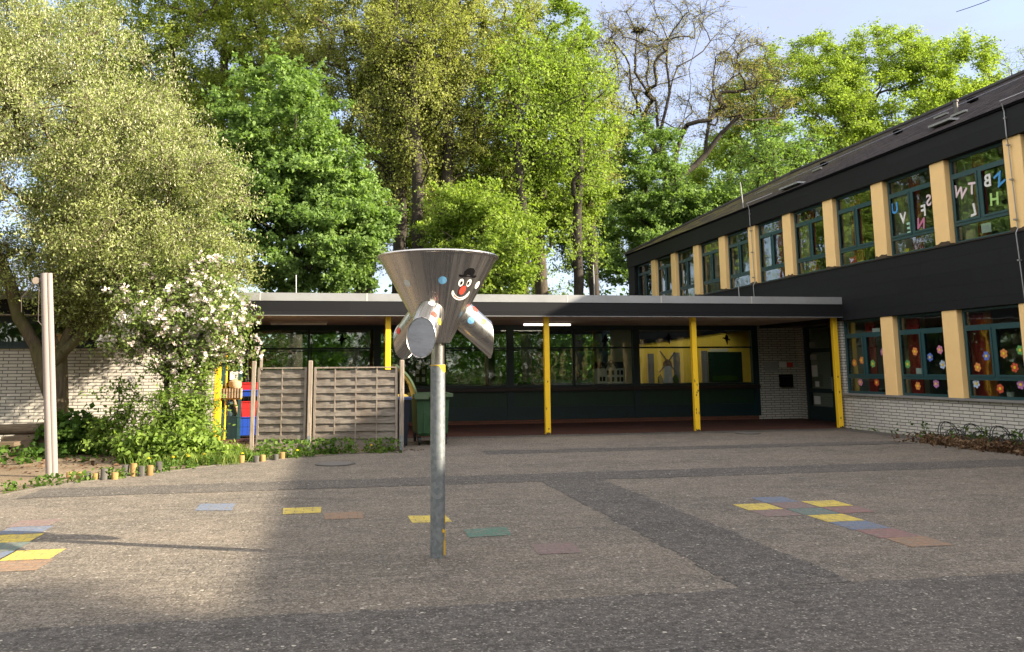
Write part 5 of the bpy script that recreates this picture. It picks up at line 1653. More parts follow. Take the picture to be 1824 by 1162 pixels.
def tree_meshes(seed, trunk, envs, r_base, r_tip, bark, leafmat, tw=8, twl=0.8, nleaf=120, ll=0.12, lw=0.08, flat=1.0, updir=0.5, droop=0.25, parent=None, zpen=1.0,
                step=0.75, curl=0.10, inner=0.35, plen=0.35, along_axis=False, extra=None, limbs=(), power=0.6, crown_name='crown', twig_r=0.008, lsig=0.09):
    R, N, par, tips, ntr = grow(seed, trunk, envs, zpen, step, curl, inner, plen, power, limbs)
    n = len(N)
    cnt = np.zeros(n); cnt[tips] = 1
    for i in range(n - 1, 0, -1):
        if par[i] >= 0:
            cnt[par[i]] += cnt[i]
    cnt = np.maximum(cnt, 1) + 0.0
    e = math.log(r_base / r_tip) / math.log(max(cnt.max(), 2))
    rad_ = r_tip * cnt ** e
    rad_[:ntr] *= 1.0 + 0.30 * np.exp(-np.maximum(0, N[:ntr, 2] - N[0, 2]) * 1.6)
    ch = np.arange(n)[par >= 0]
    P, Q = N[par[ch]], N[ch]
    rA = np.minimum(rad_[par[ch]], rad_[ch] * 1.35); rB = rad_[ch]
    rA[ch < ntr] = rad_[par[ch]][ch < ntr]
    D = unit(Q - P)
    big = rB > 0.06
    vs, qs, off = [], [], 0
    for mask, k in ((big, 9), (~big, 5)):
        if mask.any():
            v, q = segs_mesh(P[mask], Q[mask] + D[mask] * (rB[mask] * 0.25)[:, None], rA[mask], rB[mask], k)
            vs.append(v); qs.append(q + off); off += len(v)
    # twigs
    T = N[tips]
    pd = unit(T - N[par[tips]])
    nt = len(tips) * tw
    b0 = np.repeat(T, tw, 0) - np.repeat(pd, tw, 0) * (R.random((nt, 1)) * 0.6)
    dr = unit(np.repeat(pd, tw, 0) * 0.7 + R.normal(size=(nt, 3)) * np.array([1, 1, flat]) * 0.8)
    l = twl * (0.5 + 0.7 * R.random((nt, 1)))
    m1 = b0 + dr * l * 0.5 + R.normal(size=(nt, 3)) * 0.05 * twl
    e1 = b0 + dr * l + np.array([0, 0, -0.05]) * twl + R.normal(size=(nt, 3)) * 0.08 * twl
    for a, b_, ra, rb in ((b0, m1, twig_r, twig_r * 0.8), (m1, e1, twig_r * 0.8, twig_r * 0.4)):
        v, q = segs_mesh(a, b_, np.full(nt, ra), np.full(nt, rb), 3)
        vs.append(v); qs.append(q + off); off += len(v)
    np_mesh('trunk', np.concatenate(vs), np.concatenate(qs), bark, parent, smooth=True)
    # leaves sit along the twigs
    def place(count, sig):
        M = len(tips) * count
        ti = np.repeat(np.arange(len(tips)), count) * tw + R.integers(0, tw, M)
        s = R.random((M, 1)) ** 0.7
        C = np.where(s < 0.5, b0[ti] + (m1[ti] - b0[ti]) * s * 2, m1[ti] + (e1[ti] - m1[ti]) * (s - 0.5) * 2)
        C = C + R.normal(size=(M, 3)) * sig * np.array([1, 1, 0.8])
        return ti, C
    cen = N[tips].mean(0)
    if nleaf:
        ti, C = place(nleaf, lsig)
        out = unit(C - cen)
        Nn = unit(R.normal(size=C.shape) * 0.75 + np.array([0, 0, 1.0]) * updir + out * 0.35)
        s = 0.6 + 0.7 * R.random(len(C))
        v, q = leaf_quads(R, C, Nn, ll * s, lw * s, droop, dr[ti] if along_axis else None)
        clump = R.random(nt)[ti]
        np_mesh(crown_name, v, q, leafmat, parent, np.clip(0.65 * R.random(len(C)) + 0.35 * clump, 0, 1))
    if extra:
        for (nm, mt, count, el, ew, sig, up_, top_bias) in extra:
            ti, C = place(count, sig)
            if top_bias:
                keep = R.random(len(C)) < np.clip((C[:, 2] - top_bias[0]) / (top_bias[1] - top_bias[0]), top_bias[2], 1)
                C = C[keep]
            Nn = unit(R.normal(size=C.shape) + np.array([0, 0, up_]))
            s = 0.7 + 0.6 * R.random(len(C))
            if nm == 'blossom':
                # five petals round each flower, flowers bunched on the twig
                K = 9
                C = C[::K]; Nn = np.repeat(unit(C - cen), K, 0) + 0.9 * R.normal(size=(len(C) * K, 3)); Nn = unit(Nn)
                C = np.repeat(C, K, 0) + R.normal(size=(len(C) * K, 3)) * 0.034
                s = 0.7 + 0.6 * R.random(len(C))
                M = len(C); rep = 5
                ang = np.tile(np.arange(rep) * 2 * PI / rep, M)
                Nr = np.repeat(Nn, rep, 0)
                ref = unit(np.cross(Nr, np.array([0.3, 0.5, 0.8])))
                bit = np.cross(Nr, ref)
                dirv = ref * np.cos(ang)[:, None] + bit * np.sin(ang)[:, None]
                sr = np.repeat(s, rep)
                C2 = np.repeat(C, rep, 0) + dirv * (el * 0.5 * sr)[:, None]
                v, q = leaf_quads(R, C2, unit(Nr + dirv * -0.3), el * sr, ew * sr, -0.1, dirv * 20)
                np_mesh(nm, v, q, mt, parent, np.repeat(R.random(M), rep))
            else:
                axis = np.tile(np.array([[0.0, 0.0, 3.0]]), (len(C), 1)) if up_ == 0 else None
                v, q = leaf_quads(R, C, Nn, el * s, ew * s, 0.1, axis)
                np_mesh(nm, v, q, mt, parent, R.random(len(C)))

def tree(name, label, cat, loc, group=None, **k):
    t = thing(name, label, cat, loc, group)
    tree_meshes(parent=t, **k)
    return t

# willow with pale catkins, left foreground
tree('willow_tree', 'big pale willow full of catkins before the low brick wing', 'tree', (-5.75, 19.7, 0), seed=11,
     trunk=[(0, 0, 0), (0.05, 0, 1.0), (0.0, 0.05, 1.9), (-0.25, 0, 3.0), (-0.3, -0.1, 4.6), (0.1, 0, 6.5), (0.0, 0, 8.0)],
     envs=[(-1.0, -0.3, 6.55, 3.6, 3.0, 3.6, 320), (1.8, -0.3, 5.0, 2.2, 2.2, 2.6, 160), (-2.6, 0, 8.2, 2.5, 2.2, 2.6, 110), (2.0, -0.5, 3.7, 1.9, 1.7, 1.3, 80), (1.0, -0.3, 3.4, 2.0, 1.7, 0.8, 34), (-2.2, -0.2, 3.6, 1.3, 1.2, 0.7, 10)],
     r_base=0.21, r_tip=0.010, bark=MT['bark_moss'], leafmat=MT['willow'], tw=11, twl=0.75, nleaf=330, ll=0.066, lw=0.031, updir=0.2, inner=0.3, curl=0.12, step=0.5, zpen=0.8, limbs=[[(0, 0, 1.45), (-0.5, 0, 2.2), (-1.0, -0.1, 3.3), (-1.6, -0.1, 4.6)], [(0, 0, 1.5), (0.45, -0.1, 2.4), (0.95, -0.2, 3.5), (1.3, -0.2, 4.6)], [(0, 0, 1.7), (0.2, 0.2, 3.0), (0.6, 0.3, 4.8)]], twig_r=0.006,
     extra=[('catkin', MT['catkin'], 170, 0.062, 0.021, 0.11, 0, (2.6, 6.0, 0.12))])
# blossoming apple tree
tree('apple_tree', 'slim apple tree covered in pinkish white blossom beside the willow', 'tree', (-3.25, 17.75, 0), seed=23,
     trunk=[(0, 0, 0), (0.03, 0.0, 0.9), (0.08, 0, 1.8), (0.2, 0, 2.7), (0.35, 0, 3.5)],
     envs=[(0.3, 0, 2.85, 1.5, 1.1, 1.35, 105), (0.0, 0, 2.3, 1.35, 1.0, 0.75, 60), (0.95, 0, 2.3, 0.85, 0.8, 0.85, 40)],
     r_base=0.055, r_tip=0.008, bark=MT['bark_dark'], leafmat=MT['apple'], tw=7, twl=0.42, nleaf=62, ll=0.075, lw=0.042, inner=0.2, step=0.3, twig_r=0.005, lsig=0.06,
     extra=[('blossom', MT['blossom'], 26, 0.032, 0.034, 0.045, 0.4, None)])
# maple behind the walkway
MAPLE = dict(r_tip=0.014, bark=MT['bark_dark'], leafmat=MT['maple'], tw=9, twl=0.85, flat=0.25, nleaf=320, ll=0.135, lw=0.105, updir=0.9, droop=0.35, inner=0.45, step=0.6, lsig=0.09)
tree('maple_tree', 'dense dark green maple standing behind the walkway roof, right of the willow', 'tree', (-1.4, 31, 0), 'maples behind the walkway', seed=31,
     trunk=[(0, 0, 0), (0.1, 0, 2.5), (0.0, 0.1, 5.0), (-0.2, 0, 8.0), (-0.1, 0, 11.0)], r_base=0.26,
     envs=[(0.1, 0, 6.7, 3.3, 2.8, 2.9, 150), (-0.7, 0, 10.0, 2.4, 2.2, 3.0, 95), (1.3, -0.4, 6.3, 2.0, 1.8, 1.8, 50), (-1.5, 0, 8.3, 2.2, 2, 2.4, 45), (1.0, -0.5, 8.6, 1.5, 1.5, 1.5, 25)], **MAPLE)
tree('maple_tree', 'bright green maple in front of the bare oak, beside the black building', 'tree', (15.4, 41, 0), 'maples behind the walkway', seed=37,
     trunk=[(0, 0, 0), (-0.2, 0, 2.5), (0.2, 0.1, 6.0), (0.3, 0, 9.0), (0.2, 0, 12.0)], r_base=0.2,
     envs=[(1.8, 0, 9.4, 2.9, 2.4, 2.2, 85), (0.2, 0, 12.2, 1.9, 1.7, 2.6, 50), (-0.8, 0, 8.0, 2.3, 2, 2.6, 50), (3.4, -0.5, 9.2, 1.7, 1.5, 1.6, 32)], **{**MAPLE, 'leafmat': MT['maple'], 'nleaf': 280})
LIME = dict(r_tip=0.013, bark=MT['bark'], leafmat=MT['lime'], tw=9, twl=0.85, nleaf=240, ll=0.125, lw=0.09, updir=0.8, inner=0.35, step=0.7, flat=0.6)
tree('lime_tree', 'low fresh green tree just right of the steel funnel, above the walkway roof', 'tree', (5.6, 31.5, 0), 'fresh green trees behind the walkway', seed=41,
     trunk=[(0, 0, 0), (0.1, 0, 2.5), (0.0, 0, 5.0), (-0.2, 0, 7.5)], r_base=0.15,
     envs=[(0.1, 0, 6.3, 2.1, 1.9, 2.3, 85), (-0.9, 0, 7.2, 1.5, 1.4, 1.5, 30)], **LIME)
tree('lime_tree', 'tall fresh green tree between the bronze oak and the bare oak', 'tree', (9.35, 38, 0), 'fresh green trees behind the walkway', seed=43,
     trunk=[(0, 0, 0), (0.05, 0, 4), (-0.1, 0, 8.0), (0.2, 0, 12), (0.4, 0, 16), (0.3, 0, 18)], r_base=0.30,
     envs=[(0.8, 0, 12.5, 3.1, 2.6, 4.2, 125), (0.5, 0, 17.0, 2.4, 2.2, 2.6, 60), (-0.6, 0, 9.3, 2.2, 2.2, 2.2, 40), (1.6, 0, 10.0, 2.2, 2.2, 2.2, 40)], **LIME)
OAK = dict(r_tip=0.012, bark=MT['bark'], leafmat=MT['oak'], tw=10, twl=1.0, nleaf=330, ll=0.105, lw=0.06, updir=0.2, inner=0.25, step=0.8, curl=0.2, twig_r=0.009)
tree('oak_tree', 'large olive bronze oak with thick twisting limbs above the funnel', 'tree', (1.35, 36, 0), 'oaks behind the walkway', seed=53,
     trunk=[(0, 0, 0), (-0.1, 0, 3), (-0.2, 0, 6.0), (-0.1, 0, 8.5), (1.4, 0, 11.0), (1.9, 0.2, 14), (2.4, 0, 18)], r_base=0.40,
     envs=[(1.4, 0, 15.5, 4.6, 4.0, 5.6, 185), (3.6, -0.5, 13.5, 3.6, 3.0, 3.6, 100), (0.2, 0, 12.5, 2.8, 2.6, 3.0, 50), (4.4, -0.5, 10.6, 2.8, 2.4, 1.6, 42), (3.4, -0.5, 9.4, 1.6, 1.6, 1.0, 8), (1.0, 0, 20.5, 5.6, 4, 3.6, 100), (-2.4, 0, 16.5, 2.8, 2.6, 4.2, 60), (5.6, 0, 17.5, 2.4, 2.4, 3.6, 55)], **OAK)
tree('oak_tree', 'yellow green oak above the willow and the dark maple', 'tree', (-5.6, 40, 0), 'oaks behind the walkway', seed=59,
     trunk=[(0, 0, 0), (0.1, 0, 5), (-0.1, 0, 10.0), (0.4, 0, 14), (0.2, 0, 18)], r_base=0.36,
     envs=[(-0.6, 0, 16.5, 4.4, 3.6, 5.5, 190), (2.2, 0, 15.5, 3.2, 3, 4.0, 80), (-2.0, 0, 13.0, 3.2, 3, 2.6, 60), (2.0, 0, 11.0, 2.6, 2.4, 2.4, 30), (0.5, 0, 20.5, 5.5, 4, 3.5, 110), (-4.5, 0, 18, 3, 3, 4, 60)], **{**OAK, 'leafmat': MT['yellowgreen'], 'll': 0.115, 'lw': 0.075, 'nleaf': 280})
LIMBS = [[(0.77, 8.81), (0.56, 11.65), (0.41, 13.54), (0.17, 14.27), (0.88, 16.98), (0.74, 18.63), (0.87, 20.18), (0.22, 21.72), (-0.35, 22.8)],
         [(0.45, 12.93), (-0.71, 14.75), (-0.84, 15.49), (-1.46, 16.86), (-1.54, 18.37), (-1.83, 18.75), (-2.69, 19.72)],
         [(0.27, 14.21), (0.02, 16.41), (-0.95, 18.14), (-0.8, 20.61), (-1.39, 21.88)], [(0.8, 16.85), (1.52, 18.68), (3.17, 19.68), (4.32, 21.22), (4.79, 22.15)],
         [(0.73, 11.66), (1.33, 14.26), (2.01, 17.41), (1.78, 18.29), (2.63, 20.63), (3.06, 22.37)], [(1.05, 11.35), (2.88, 13.5), (3.21, 16.18), (3.75, 18.04), (4.37, 19.49), (5.9, 20.64)],
         [(2.89, 13.67), (3.72, 14.68), (4.83, 15.62), (6.25, 16.86)], [(3.35, 16.91), (4.97, 18.24), (7.34, 19.29)]]
LDEP = [0.0, -0.6, 0.5, 0.8, -0.9, 0.3, -1.0, 0.9]
tree('oak_tree', 'nearly bare oak with spreading dark limbs against the sky', 'tree', (17.6, 44, 0), 'oaks behind the walkway', seed=67,
     trunk=[(0.7, 0, 0), (0.75, 0, 4), (0.8, 0, 8.0), (0.75, 0, 10.2)], r_base=0.36,
     limbs=[[(x, d * i / (len(l) - 1), z) for i, (x, z) in enumerate(l)] for l, d in zip(LIMBS, LDEP)],
     envs=[(1.6, 0, 18.6, 5.4, 3.6, 4.4, 190), (-1.6, 0, 18.0, 2.6, 2.4, 4.2, 70), (5.6, 0, 17.6, 3.2, 2.6, 2.6, 70)],
     **{**OAK, 'bark': MT['bark_dark'], 'leafmat': MT['bareoak'], 'nleaf': 46, 'll': 0.10, 'lw': 0.06, 'inner': 0.55, 'tw': 13, 'twl': 1.0, 'curl': 0.07, 'twig_r': 0.008, 'plen': 0.05, 'zpen': 1.6, 'r_tip': 0.012})
BEECH = dict(r_tip=0.014, bark=MT['bark'], leafmat=MT['beech'], tw=9, twl=1.0, flat=0.5, nleaf=320, ll=0.16, lw=0.115, updir=0.9, inner=0.4, step=0.9, lsig=0.16)
tree('beech_tree', 'broad fresh green beech rising behind the tiled roof', 'tree', (33.0, 50, 0), 'beeches behind the school building', seed=71,
     trunk=[(0, 0, 0), (0.1, 0, 5), (0.0, 0, 10.0), (0.3, 0, 15), (0.2, 0, 20)], r_base=0.42,
     envs=[(-3.0, 0, 17.0, 6.0, 5.0, 6.4, 240), (3.5, 0, 18.5, 5.4, 4.6, 6.0, 200), (8.5, 0, 20.5, 3.8, 3.2, 4.0, 90), (-6.5, 0, 12.5, 4.6, 4, 4.0, 90), (2, 0, 13, 5, 4, 3, 70)], **BEECH)
tree('beech_tree', 'shaded green beech between the bare oak and the tiled roof', 'tree', (22.8, 41, 0), 'beeches behind the school building', seed=73,
     trunk=[(0, 0, 0), (0.1, 0, 4), (0.0, 0, 8.0), (0.2, 0, 12)], r_base=0.26,
     envs=[(0.5, 0, 11.0, 3.8, 3.4, 3.6, 130), (-2.0, 0, 9.5, 2.4, 2.2, 2.2, 40)], **{**BEECH, 'leafmat': MT['maple'], 'nleaf': 110})
tree('birch_tree', 'small far pale green tree beyond the roof ridge at the right edge', 'tree', (57.5, 62, 0), seed=79,
     trunk=[(0, 0, 0), (0, 0, 10), (0.2, 0, 20), (0.1, 0, 27)], r_base=0.3, envs=[(0, 0, 24.5, 3.6, 3, 5.0, 80)], **{**LIME, 'nleaf': 50, 'twl': 1.2})
# bird's nest in the bare oak
nb = MB()
rr = random.Random(9)
for i in range(60):
    a = rr.random() * 6.28
    c = Vector((16.35 + 0.16 * math.cos(a), 43 + 0.16 * math.sin(a), 20.1 + 0.12 * rr.random()))
    d = Vector((rr.uniform(-1, 1), rr.uniform(-1, 1), rr.uniform(-0.3, 0.3))).normalized() * 0.26
    nb.tube([c - d, c + d], 0.018, 4)
tag(nb.build('bird_nest', MT['bark_dark'], origin=(16.35, 43, 20.1)), 'dark twig nest high in the bare oak', 'bird nest')

# slender woodland trees farther back: four kinds, then copies
def proto(seed, mat, h, lean, nl, envs_h, rb, lab, leaf=0.17):
    return tree('woodland_tree', lab, 'tree', (0, 0, 0), 'slender trees in the wood behind the walkway', seed=seed,
                trunk=[(0, 0, 0), (lean * 0.3, 0, h * 0.25), (lean * 0.6, 0.1, h * 0.5), (lean, 0, h * 0.8)], r_base=rb,
                envs=[(lean * 0.8, 0, h * 0.76, 2.6, 2.6, h * 0.25, 75), (lean * 0.4, 0, h * envs_h, 1.8, 1.8, h * 0.10, 7)],
                r_tip=0.016, bark=MT['bark_dark'], leafmat=mat, tw=7, twl=1.0, nleaf=int(nl * 2.3), ll=leaf * 0.76, lw=leaf * 0.55, updir=0.5, inner=0.2, step=1.2, curl=0.18, twig_r=0.012, lsig=0.16)
protos = [proto(101, MT['lime'], 17, 0.6, 60, 0.42, 0.22, 'p', 0.17), proto(103, MT['maple'], 14, -0.5, 75, 0.38, 0.19, 'p', 0.2),
          proto(107, MT['oak'], 19, 0.9, 60, 0.5, 0.26, 'p', 0.14), proto(109, MT['yellowgreen'], 16, -0.8, 55, 0.36, 0.20, 'p', 0.16)]
LABK = ['fresh green', 'deep green', 'olive bronze', 'yellow green']
WT = [  # x, y, kind, scale, turn, label ending
    (2.40, 34.2, 2, 0.92, 0.9, 'slim trunk nearest the dark maple'), (2.95, 34.9, 2, 0.98, 2.7, 'slim trunk second right of the dark maple'), (3.35, 33.6, 2, 0.90, 4.2, 'slim trunk third right of the dark maple'),
    (4.05, 34.6, 2, 0.95, 5.4, 'slim trunk over the left rim of the funnel'), (7.75, 33.8, 0, 0.95, 3.6, 'slim trunk right of the low fresh green tree'), (9.9, 34.6, 0, 0.95, 0.2, 'slim trunk right of the tall fresh green trunk'),
    (12.2, 38.5, 2, 0.95, 1.7, 'slim trunk just left of the black building end'),
    (3.4, 49, 2, 1.00, 0.3, 'first of the thin trunks left of the funnel'), (4.4, 52, 3, 0.95, 1.9, 'second thin trunk left of the funnel'), (5.3, 47, 0, 0.85, 2.6, 'thin trunk close above the left rim of the funnel'),
    (7.4, 50, 1, 1.0, 4.0, 'thin trunk rising behind the funnel'), (9.0, 54, 2, 0.9, 5.0, 'thin trunk behind the low fresh green tree'), (10.6, 48, 3, 1.0, 0.9, 'thin trunk right of the low fresh green tree'),
    (12.4, 51, 0, 0.95, 2.2, 'thin trunk left of the tall fresh green trunk'), (14.4, 47, 1, 0.9, 3.3, 'thin trunk between the fresh green trunk and the bright maple'), (16.2, 55, 2, 1.0, 1.2, 'thin trunk behind the bright maple'),
    (19.6, 52, 3, 0.95, 5.6, 'thin trunk near the far corner of the black building'), (22.6, 57, 1, 1.05, 0.6, 'thin trunk behind the black building corner'), (0.4, 53, 1, 1.0, 2.9, 'tree behind the dark maple'),
    (-2.6, 50, 3, 1.15, 0.2, 'tree behind the dark maple, left of its top'), (-8.6, 48, 2, 1.1, 4.4, 'tree at the top of the frame behind the willow'), (-11.8, 44, 0, 1.1, 1.5, 'tree behind the left side of the willow'),
    (-14.5, 50, 1, 1.1, 3.8, 'farthest tree behind the willow'), (-6.2, 33, 1, 0.75, 1.0, 'low tree between the willow and the dark maple'), (-9.5, 36, 3, 0.8, 2.1, 'low tree behind the willow trunk'),
    (27.0, 60, 0, 1.1, 2.0, 'tree behind the bare oak and the roof'), (13.0, 60, 3, 1.1, 4.9, 'far tree seen past the bare oak'), (7.0, 62, 0, 1.1, 0.4, 'far tree behind the tall fresh green tree'), (1.8, 60, 2, 1.15, 1.1, 'far tree behind the bronze oak')]
for i, (x, y, k, s, a, end) in enumerate(WT):
    o = protos[k] if not any(w[2] == k for w in WT[:i]) else copy_tree(protos[k])
    o.location = (x, y, 0)
    o.rotation_euler = (0, 0, a)
    o.scale = (s, s, s)
    o['label'] = '%s %s' % (LABK[k], end)
# trees outside the frame that shade the yard and stand in the window reflections
for i, (x, y, k, s, a) in enumerate([(22, -6.0, 1, 1.0, 0.5), (15.5, -4.5, 1, 0.78, 2.5), (17.5, -9, 3, 0.9, 1.5), (27, -10, 0, 1.1, 1.0), (11.5, -6.5, 1, 0.8, 3.0), (-16, 26, 0, 0.9, 3.0), (-15, 16, 3, 0.8, 4.1), (-20, 32, 2, 1.0, 1.0), (-17, 8, 1, 0.8, 1.0), (-22, 40, 1, 1.1, 2.0), (-18, 20, 2, 0.8, 5.0), (-9, -15, 1, 0.9, 1.0), (-3, -19, 0, 1.0, 2.0), (3, -17, 1, 0.9, 3.0), (9, -19, 2, 1.0, 4.0), (-14, -12, 3, 0.9, 5.0), (-20, -2, 1, 0.9, 0.4), (-1, -26, 1, 1.1, 2.2), (-10, -25, 0, 1.1, 0.2)]):
    o = copy_tree(protos[k])
    o.location = (x, y, 0); o.rotation_euler = (0, 0, a); o.scale = (s, s, s)
    o['label'] = '%s tree at the edge of the school yard' % LABK[k]
    o['group'] = 'trees round the school yard'

# ------------------------------------------------------------------ shrubs, weeds and litter
def bush(name, label, cat, loc, seed, envs, mat, n_per, ll, lw, stem_r=0.012, group=None, updir=0.6, twl=0.3, lsig=0.06):
    t = thing(name, label, cat, loc, group)
    tree_meshes(seed=seed, trunk=[(0, 0, 0), (0, 0, 0.12), (0.02, 0, 0.3)], envs=envs, r_base=stem_r * 2.5, r_tip=stem_r * 0.4, bark=MT['bark_dark'], leafmat=mat, tw=6, twl=twl, nleaf=n_per, ll=ll, lw=lw,
                updir=updir, parent=t, inner=0.2, step=0.22, zpen=0.6, twig_r=0.004, lsig=lsig, crown_name='foliage')
    return t
bush('leafy_shrub', 'light green shrub growing round the foot of the apple tree', 'shrub', (-3.05, 17.3, 0), 201, [(0.1, 0, 0.75, 0.75, 0.55, 0.7, 62), (0.35, 0, 1.3, 0.55, 0.45, 0.5, 26), (-0.4, -0.1, 0.35, 0.5, 0.4, 0.35, 20), (0.65, 0, 0.6, 0.42, 0.4, 0.55, 24)], MT['shrub'], 52, 0.085, 0.042)
bush('leafy_shrub', 'yellow green shrub with thin upright stems left of the apple tree', 'shrub', (-4.15, 17.9, 0), 203, [(0.15, 0, 0.9, 0.35, 0.35, 0.75, 22), (-0.15, 0, 0.5, 0.4, 0.4, 0.35, 14)], MT['shrub'], 42, 0.09, 0.05)
bush('low_shrub', 'low dark green plant with broad leaves at the willow foot', 'shrub', (-5.05, 18.6, 0), 207, [(0.0, 0, 0.42, 0.65, 0.5, 0.38, 45), (-0.5, 0.2, 0.25, 0.35, 0.3, 0.25, 16)], MT['under'], 42, 0.13, 0.10)
bush('low_shrub', 'sunlit pale green plant with broad leaves at the bed edge below the apple tree', 'shrub', (-2.75, 16.35, 0), 211, [(0.0, 0, 0.26, 0.75, 0.35, 0.24, 45), (0.55, -0.05, 0.3, 0.4, 0.3, 0.28, 26), (-0.7, 0.1, 0.2, 0.4, 0.3, 0.2, 18)], MT['shrub'], 55, 0.10, 0.075)

RS = np.random.default_rng(77)
def scatter(name, pts, mat, ll, lw, h, label, cat, updir=0.7, per=1, kind='stuff', sig=0.04):
    pts = np.repeat(np.asarray(pts, float), per, 0)
    C = np.c_[pts + RS.normal(size=pts.shape) * sig, h[0] + (h[1] - h[0]) * RS.random(len(pts)) ** 1.5]
    Nn = unit(RS.normal(size=C.shape) * 0.7 + np.array([0, 0, updir]))
    s = 0.5 + 0.9 * RS.random(len(C))
    v, q = leaf_quads(RS, C, Nn, ll * s, lw * s, 0.2)
    o = np_mesh(name, v, q, mat, None, RS.random(len(C)))
    return tag(o, label, cat, None, kind)
def line_pts(a, b, n, wid):
    t_ = RS.random((n, 1))
    clump = 0.5 + 0.5 * np.sin(t_ * 23 + 1.3) * np.sin(t_ * 9)
    keep = RS.random((n, 1)) < 0.25 + 0.75 * clump
    p = np.array(a) + (np.array(b) - np.array(a)) * t_ + RS.normal(size=(n, 2)) * wid
    return p[keep[:, 0]]
wp_ = np.concatenate([line_pts(KERB[i], KERB[i + 1], n, w_) + np.array([-0.05, 0.10]) for i, n, w_ in ((3, 26, 0.07), (4, 60, 0.08), (5, 70, 0.08), (6, 70, 0.08), (7, 30, 0.06))])
scatter('kerb_weeds', wp_, MT['weed'], 0.06, 0.045, (0.02, 0.16), 'weeds and clover growing along the kerb of the bed', 'weeds', per=9)
scatter('fence_weeds', np.concatenate([line_pts((-1.3, 17.3), (-0.3, 17.25), 70, 0.12), line_pts((-0.2, 17.2), (1.25, 17.2), 110, 0.10), line_pts((-1.4, 16.9), (-0.4, 16.8), 40, 0.12)]), MT['weed'], 0.075, 0.06, (0.02, 0.30), 'leafy weeds along the foot of the wooden screen fence', 'weeds', per=7, sig=0.05)
scatter('bed_weeds', np.concatenate([RS.normal(size=(70, 2)) * np.array([0.55, 0.25]) + np.array([-6.2, 17.1]), RS.normal(size=(60, 2)) * np.array([0.4, 0.3]) + np.array([-4.9, 18.2])]), MT['under'], 0.10, 0.08, (0.02, 0.26), 'broad leaved ground plants before the log bench', 'weeds', per=7, sig=0.07)
# grass tufts
def grass(name, cents, n, hmax, label):
    M = len(cents) * n
    b = np.repeat(np.asarray(cents, float), n, 0) + RS.normal(size=(M, 2)) * 0.07
    h = hmax * (0.35 + 0.65 * RS.random((M, 1)))
    lean = RS.normal(size=(M, 2)) * 0.28 * h
    w_2 = RS.normal(size=(M, 2)); w_2 = w_2 / np.linalg.norm(w_2, axis=1, keepdims=True) * 0.006
    z0 = np.zeros((M, 1))
    A = np.c_[b - w_2, z0]; B = np.c_[b + w_2, z0]
    Cc = np.c_[b + lean * 0.5 + w_2 * 0.7, h * 0.65]; Dd = np.c_[b + lean, h]
    v = np.stack([A, B, Cc, Dd], 1).reshape(-1, 3)
    q = np.arange(4 * M).reshape(M, 4)
    tag(np_mesh(name, v, q, MT['grass'], None, RS.random(M)), label, 'grass', None, 'stuff')
gc = np.concatenate([RS.normal(size=(60, 2)) * np.array([0.35, 0.18]) + np.array([-2.15, 16.35]), RS.normal(size=(34, 2)) * np.array([0.55, 0.16]) + np.array([-2.5, 15.85]), RS.normal(size=(25, 2)) * np.array([0.12, 0.2]) + np.array([-2.0, 17.4])])
grass('grass', gc, 22, 0.24, 'long grass at the edge of the planted bed')
gw = np.concatenate([line_pts((12.98, 14.5), (13.05, 20.5), 40, 0.05)])
scatter('wall_weeds', gw, MT['weed'], 0.06, 0.04, (0.0, 0.10), 'small weeds along the foot of the white brick wall', 'weeds', per=7)
# leaf litter round the bicycle rack and on the bed
lp_ = np.concatenate([RS.random((420, 2)) * np.array([0.95, 3.4]) + np.array([12.05, 12.9]), RS.normal(size=(160, 2)) * np.array([0.3, 0.9]) + np.array([12.5, 15.0])])
scatter('leaf_litter', lp_, MT['litter'], 0.065, 0.045, (0.02, 0.18), 'dry brown leaves heaped round the bicycle rack', 'leaf litter', per=13, sig=0.06)
scatter('rack_ivy', RS.normal(size=(60, 2)) * np.array([0.2, 0.9]) + np.array([12.6, 15.2]), MT['under'], 0.07, 0.05, (0.1, 0.40), 'dark leaves of creeper growing through the bicycle rack', 'creeper', per=6)
bp = np.c_[RS.random(900) * 6.5 - 8.2, RS.random(900) * 5.6 + 15.2]
bp = bp[(bp[:, 1] > 15.9 + (bp[:, 0] + 3) * 0.8)]
scatter('leaf_litter', bp, MT['litter'], 0.08, 0.055, (0.006, 0.035), 'dry leaves scattered on the earth under the willow', 'leaf litter', per=2, updir=2.5, sig=0.1)
scatter('leaf_litter', np.r_[RS.normal(size=(40, 2)) * np.array([0.22, 0.12]) + np.array([1.55, 17.5]), RS.normal(size=(160, 2)) * np.array([0.45, 0.7]) + np.array([-2.0, 19.6])], MT['litter'], 0.07, 0.05, (0.008, 0.04), 'dry leaves lying beside the fence end', 'leaf litter', updir=2.5)
# bare twigs in the litter
tw_ = MB()
rr = random.Random(2)
for i in range(70):
    x, y = 12.1 + rr.random() * 0.8, 13.2 + rr.random() * 3
    a = rr.random() * 6.28
    l = 0.15 + 0.25 * rr.random()
    tw_.tube([(x, y, 0.02), (x + 0.4 * l * math.cos(a), y + 0.4 * l * math.sin(a), 0.1 + 0.12 * rr.random()), (x + l * math.cos(a), y + l * math.sin(a), 0.1 + 0.25 * rr.random())], 0.005, 4)
tag(tw_.build('fallen_twigs', MT['bark_dark'], origin=(12.5, 14.5, 0)), 'thin bare twigs standing in the leaves of the bicycle rack', 'twigs', None, 'stuff')
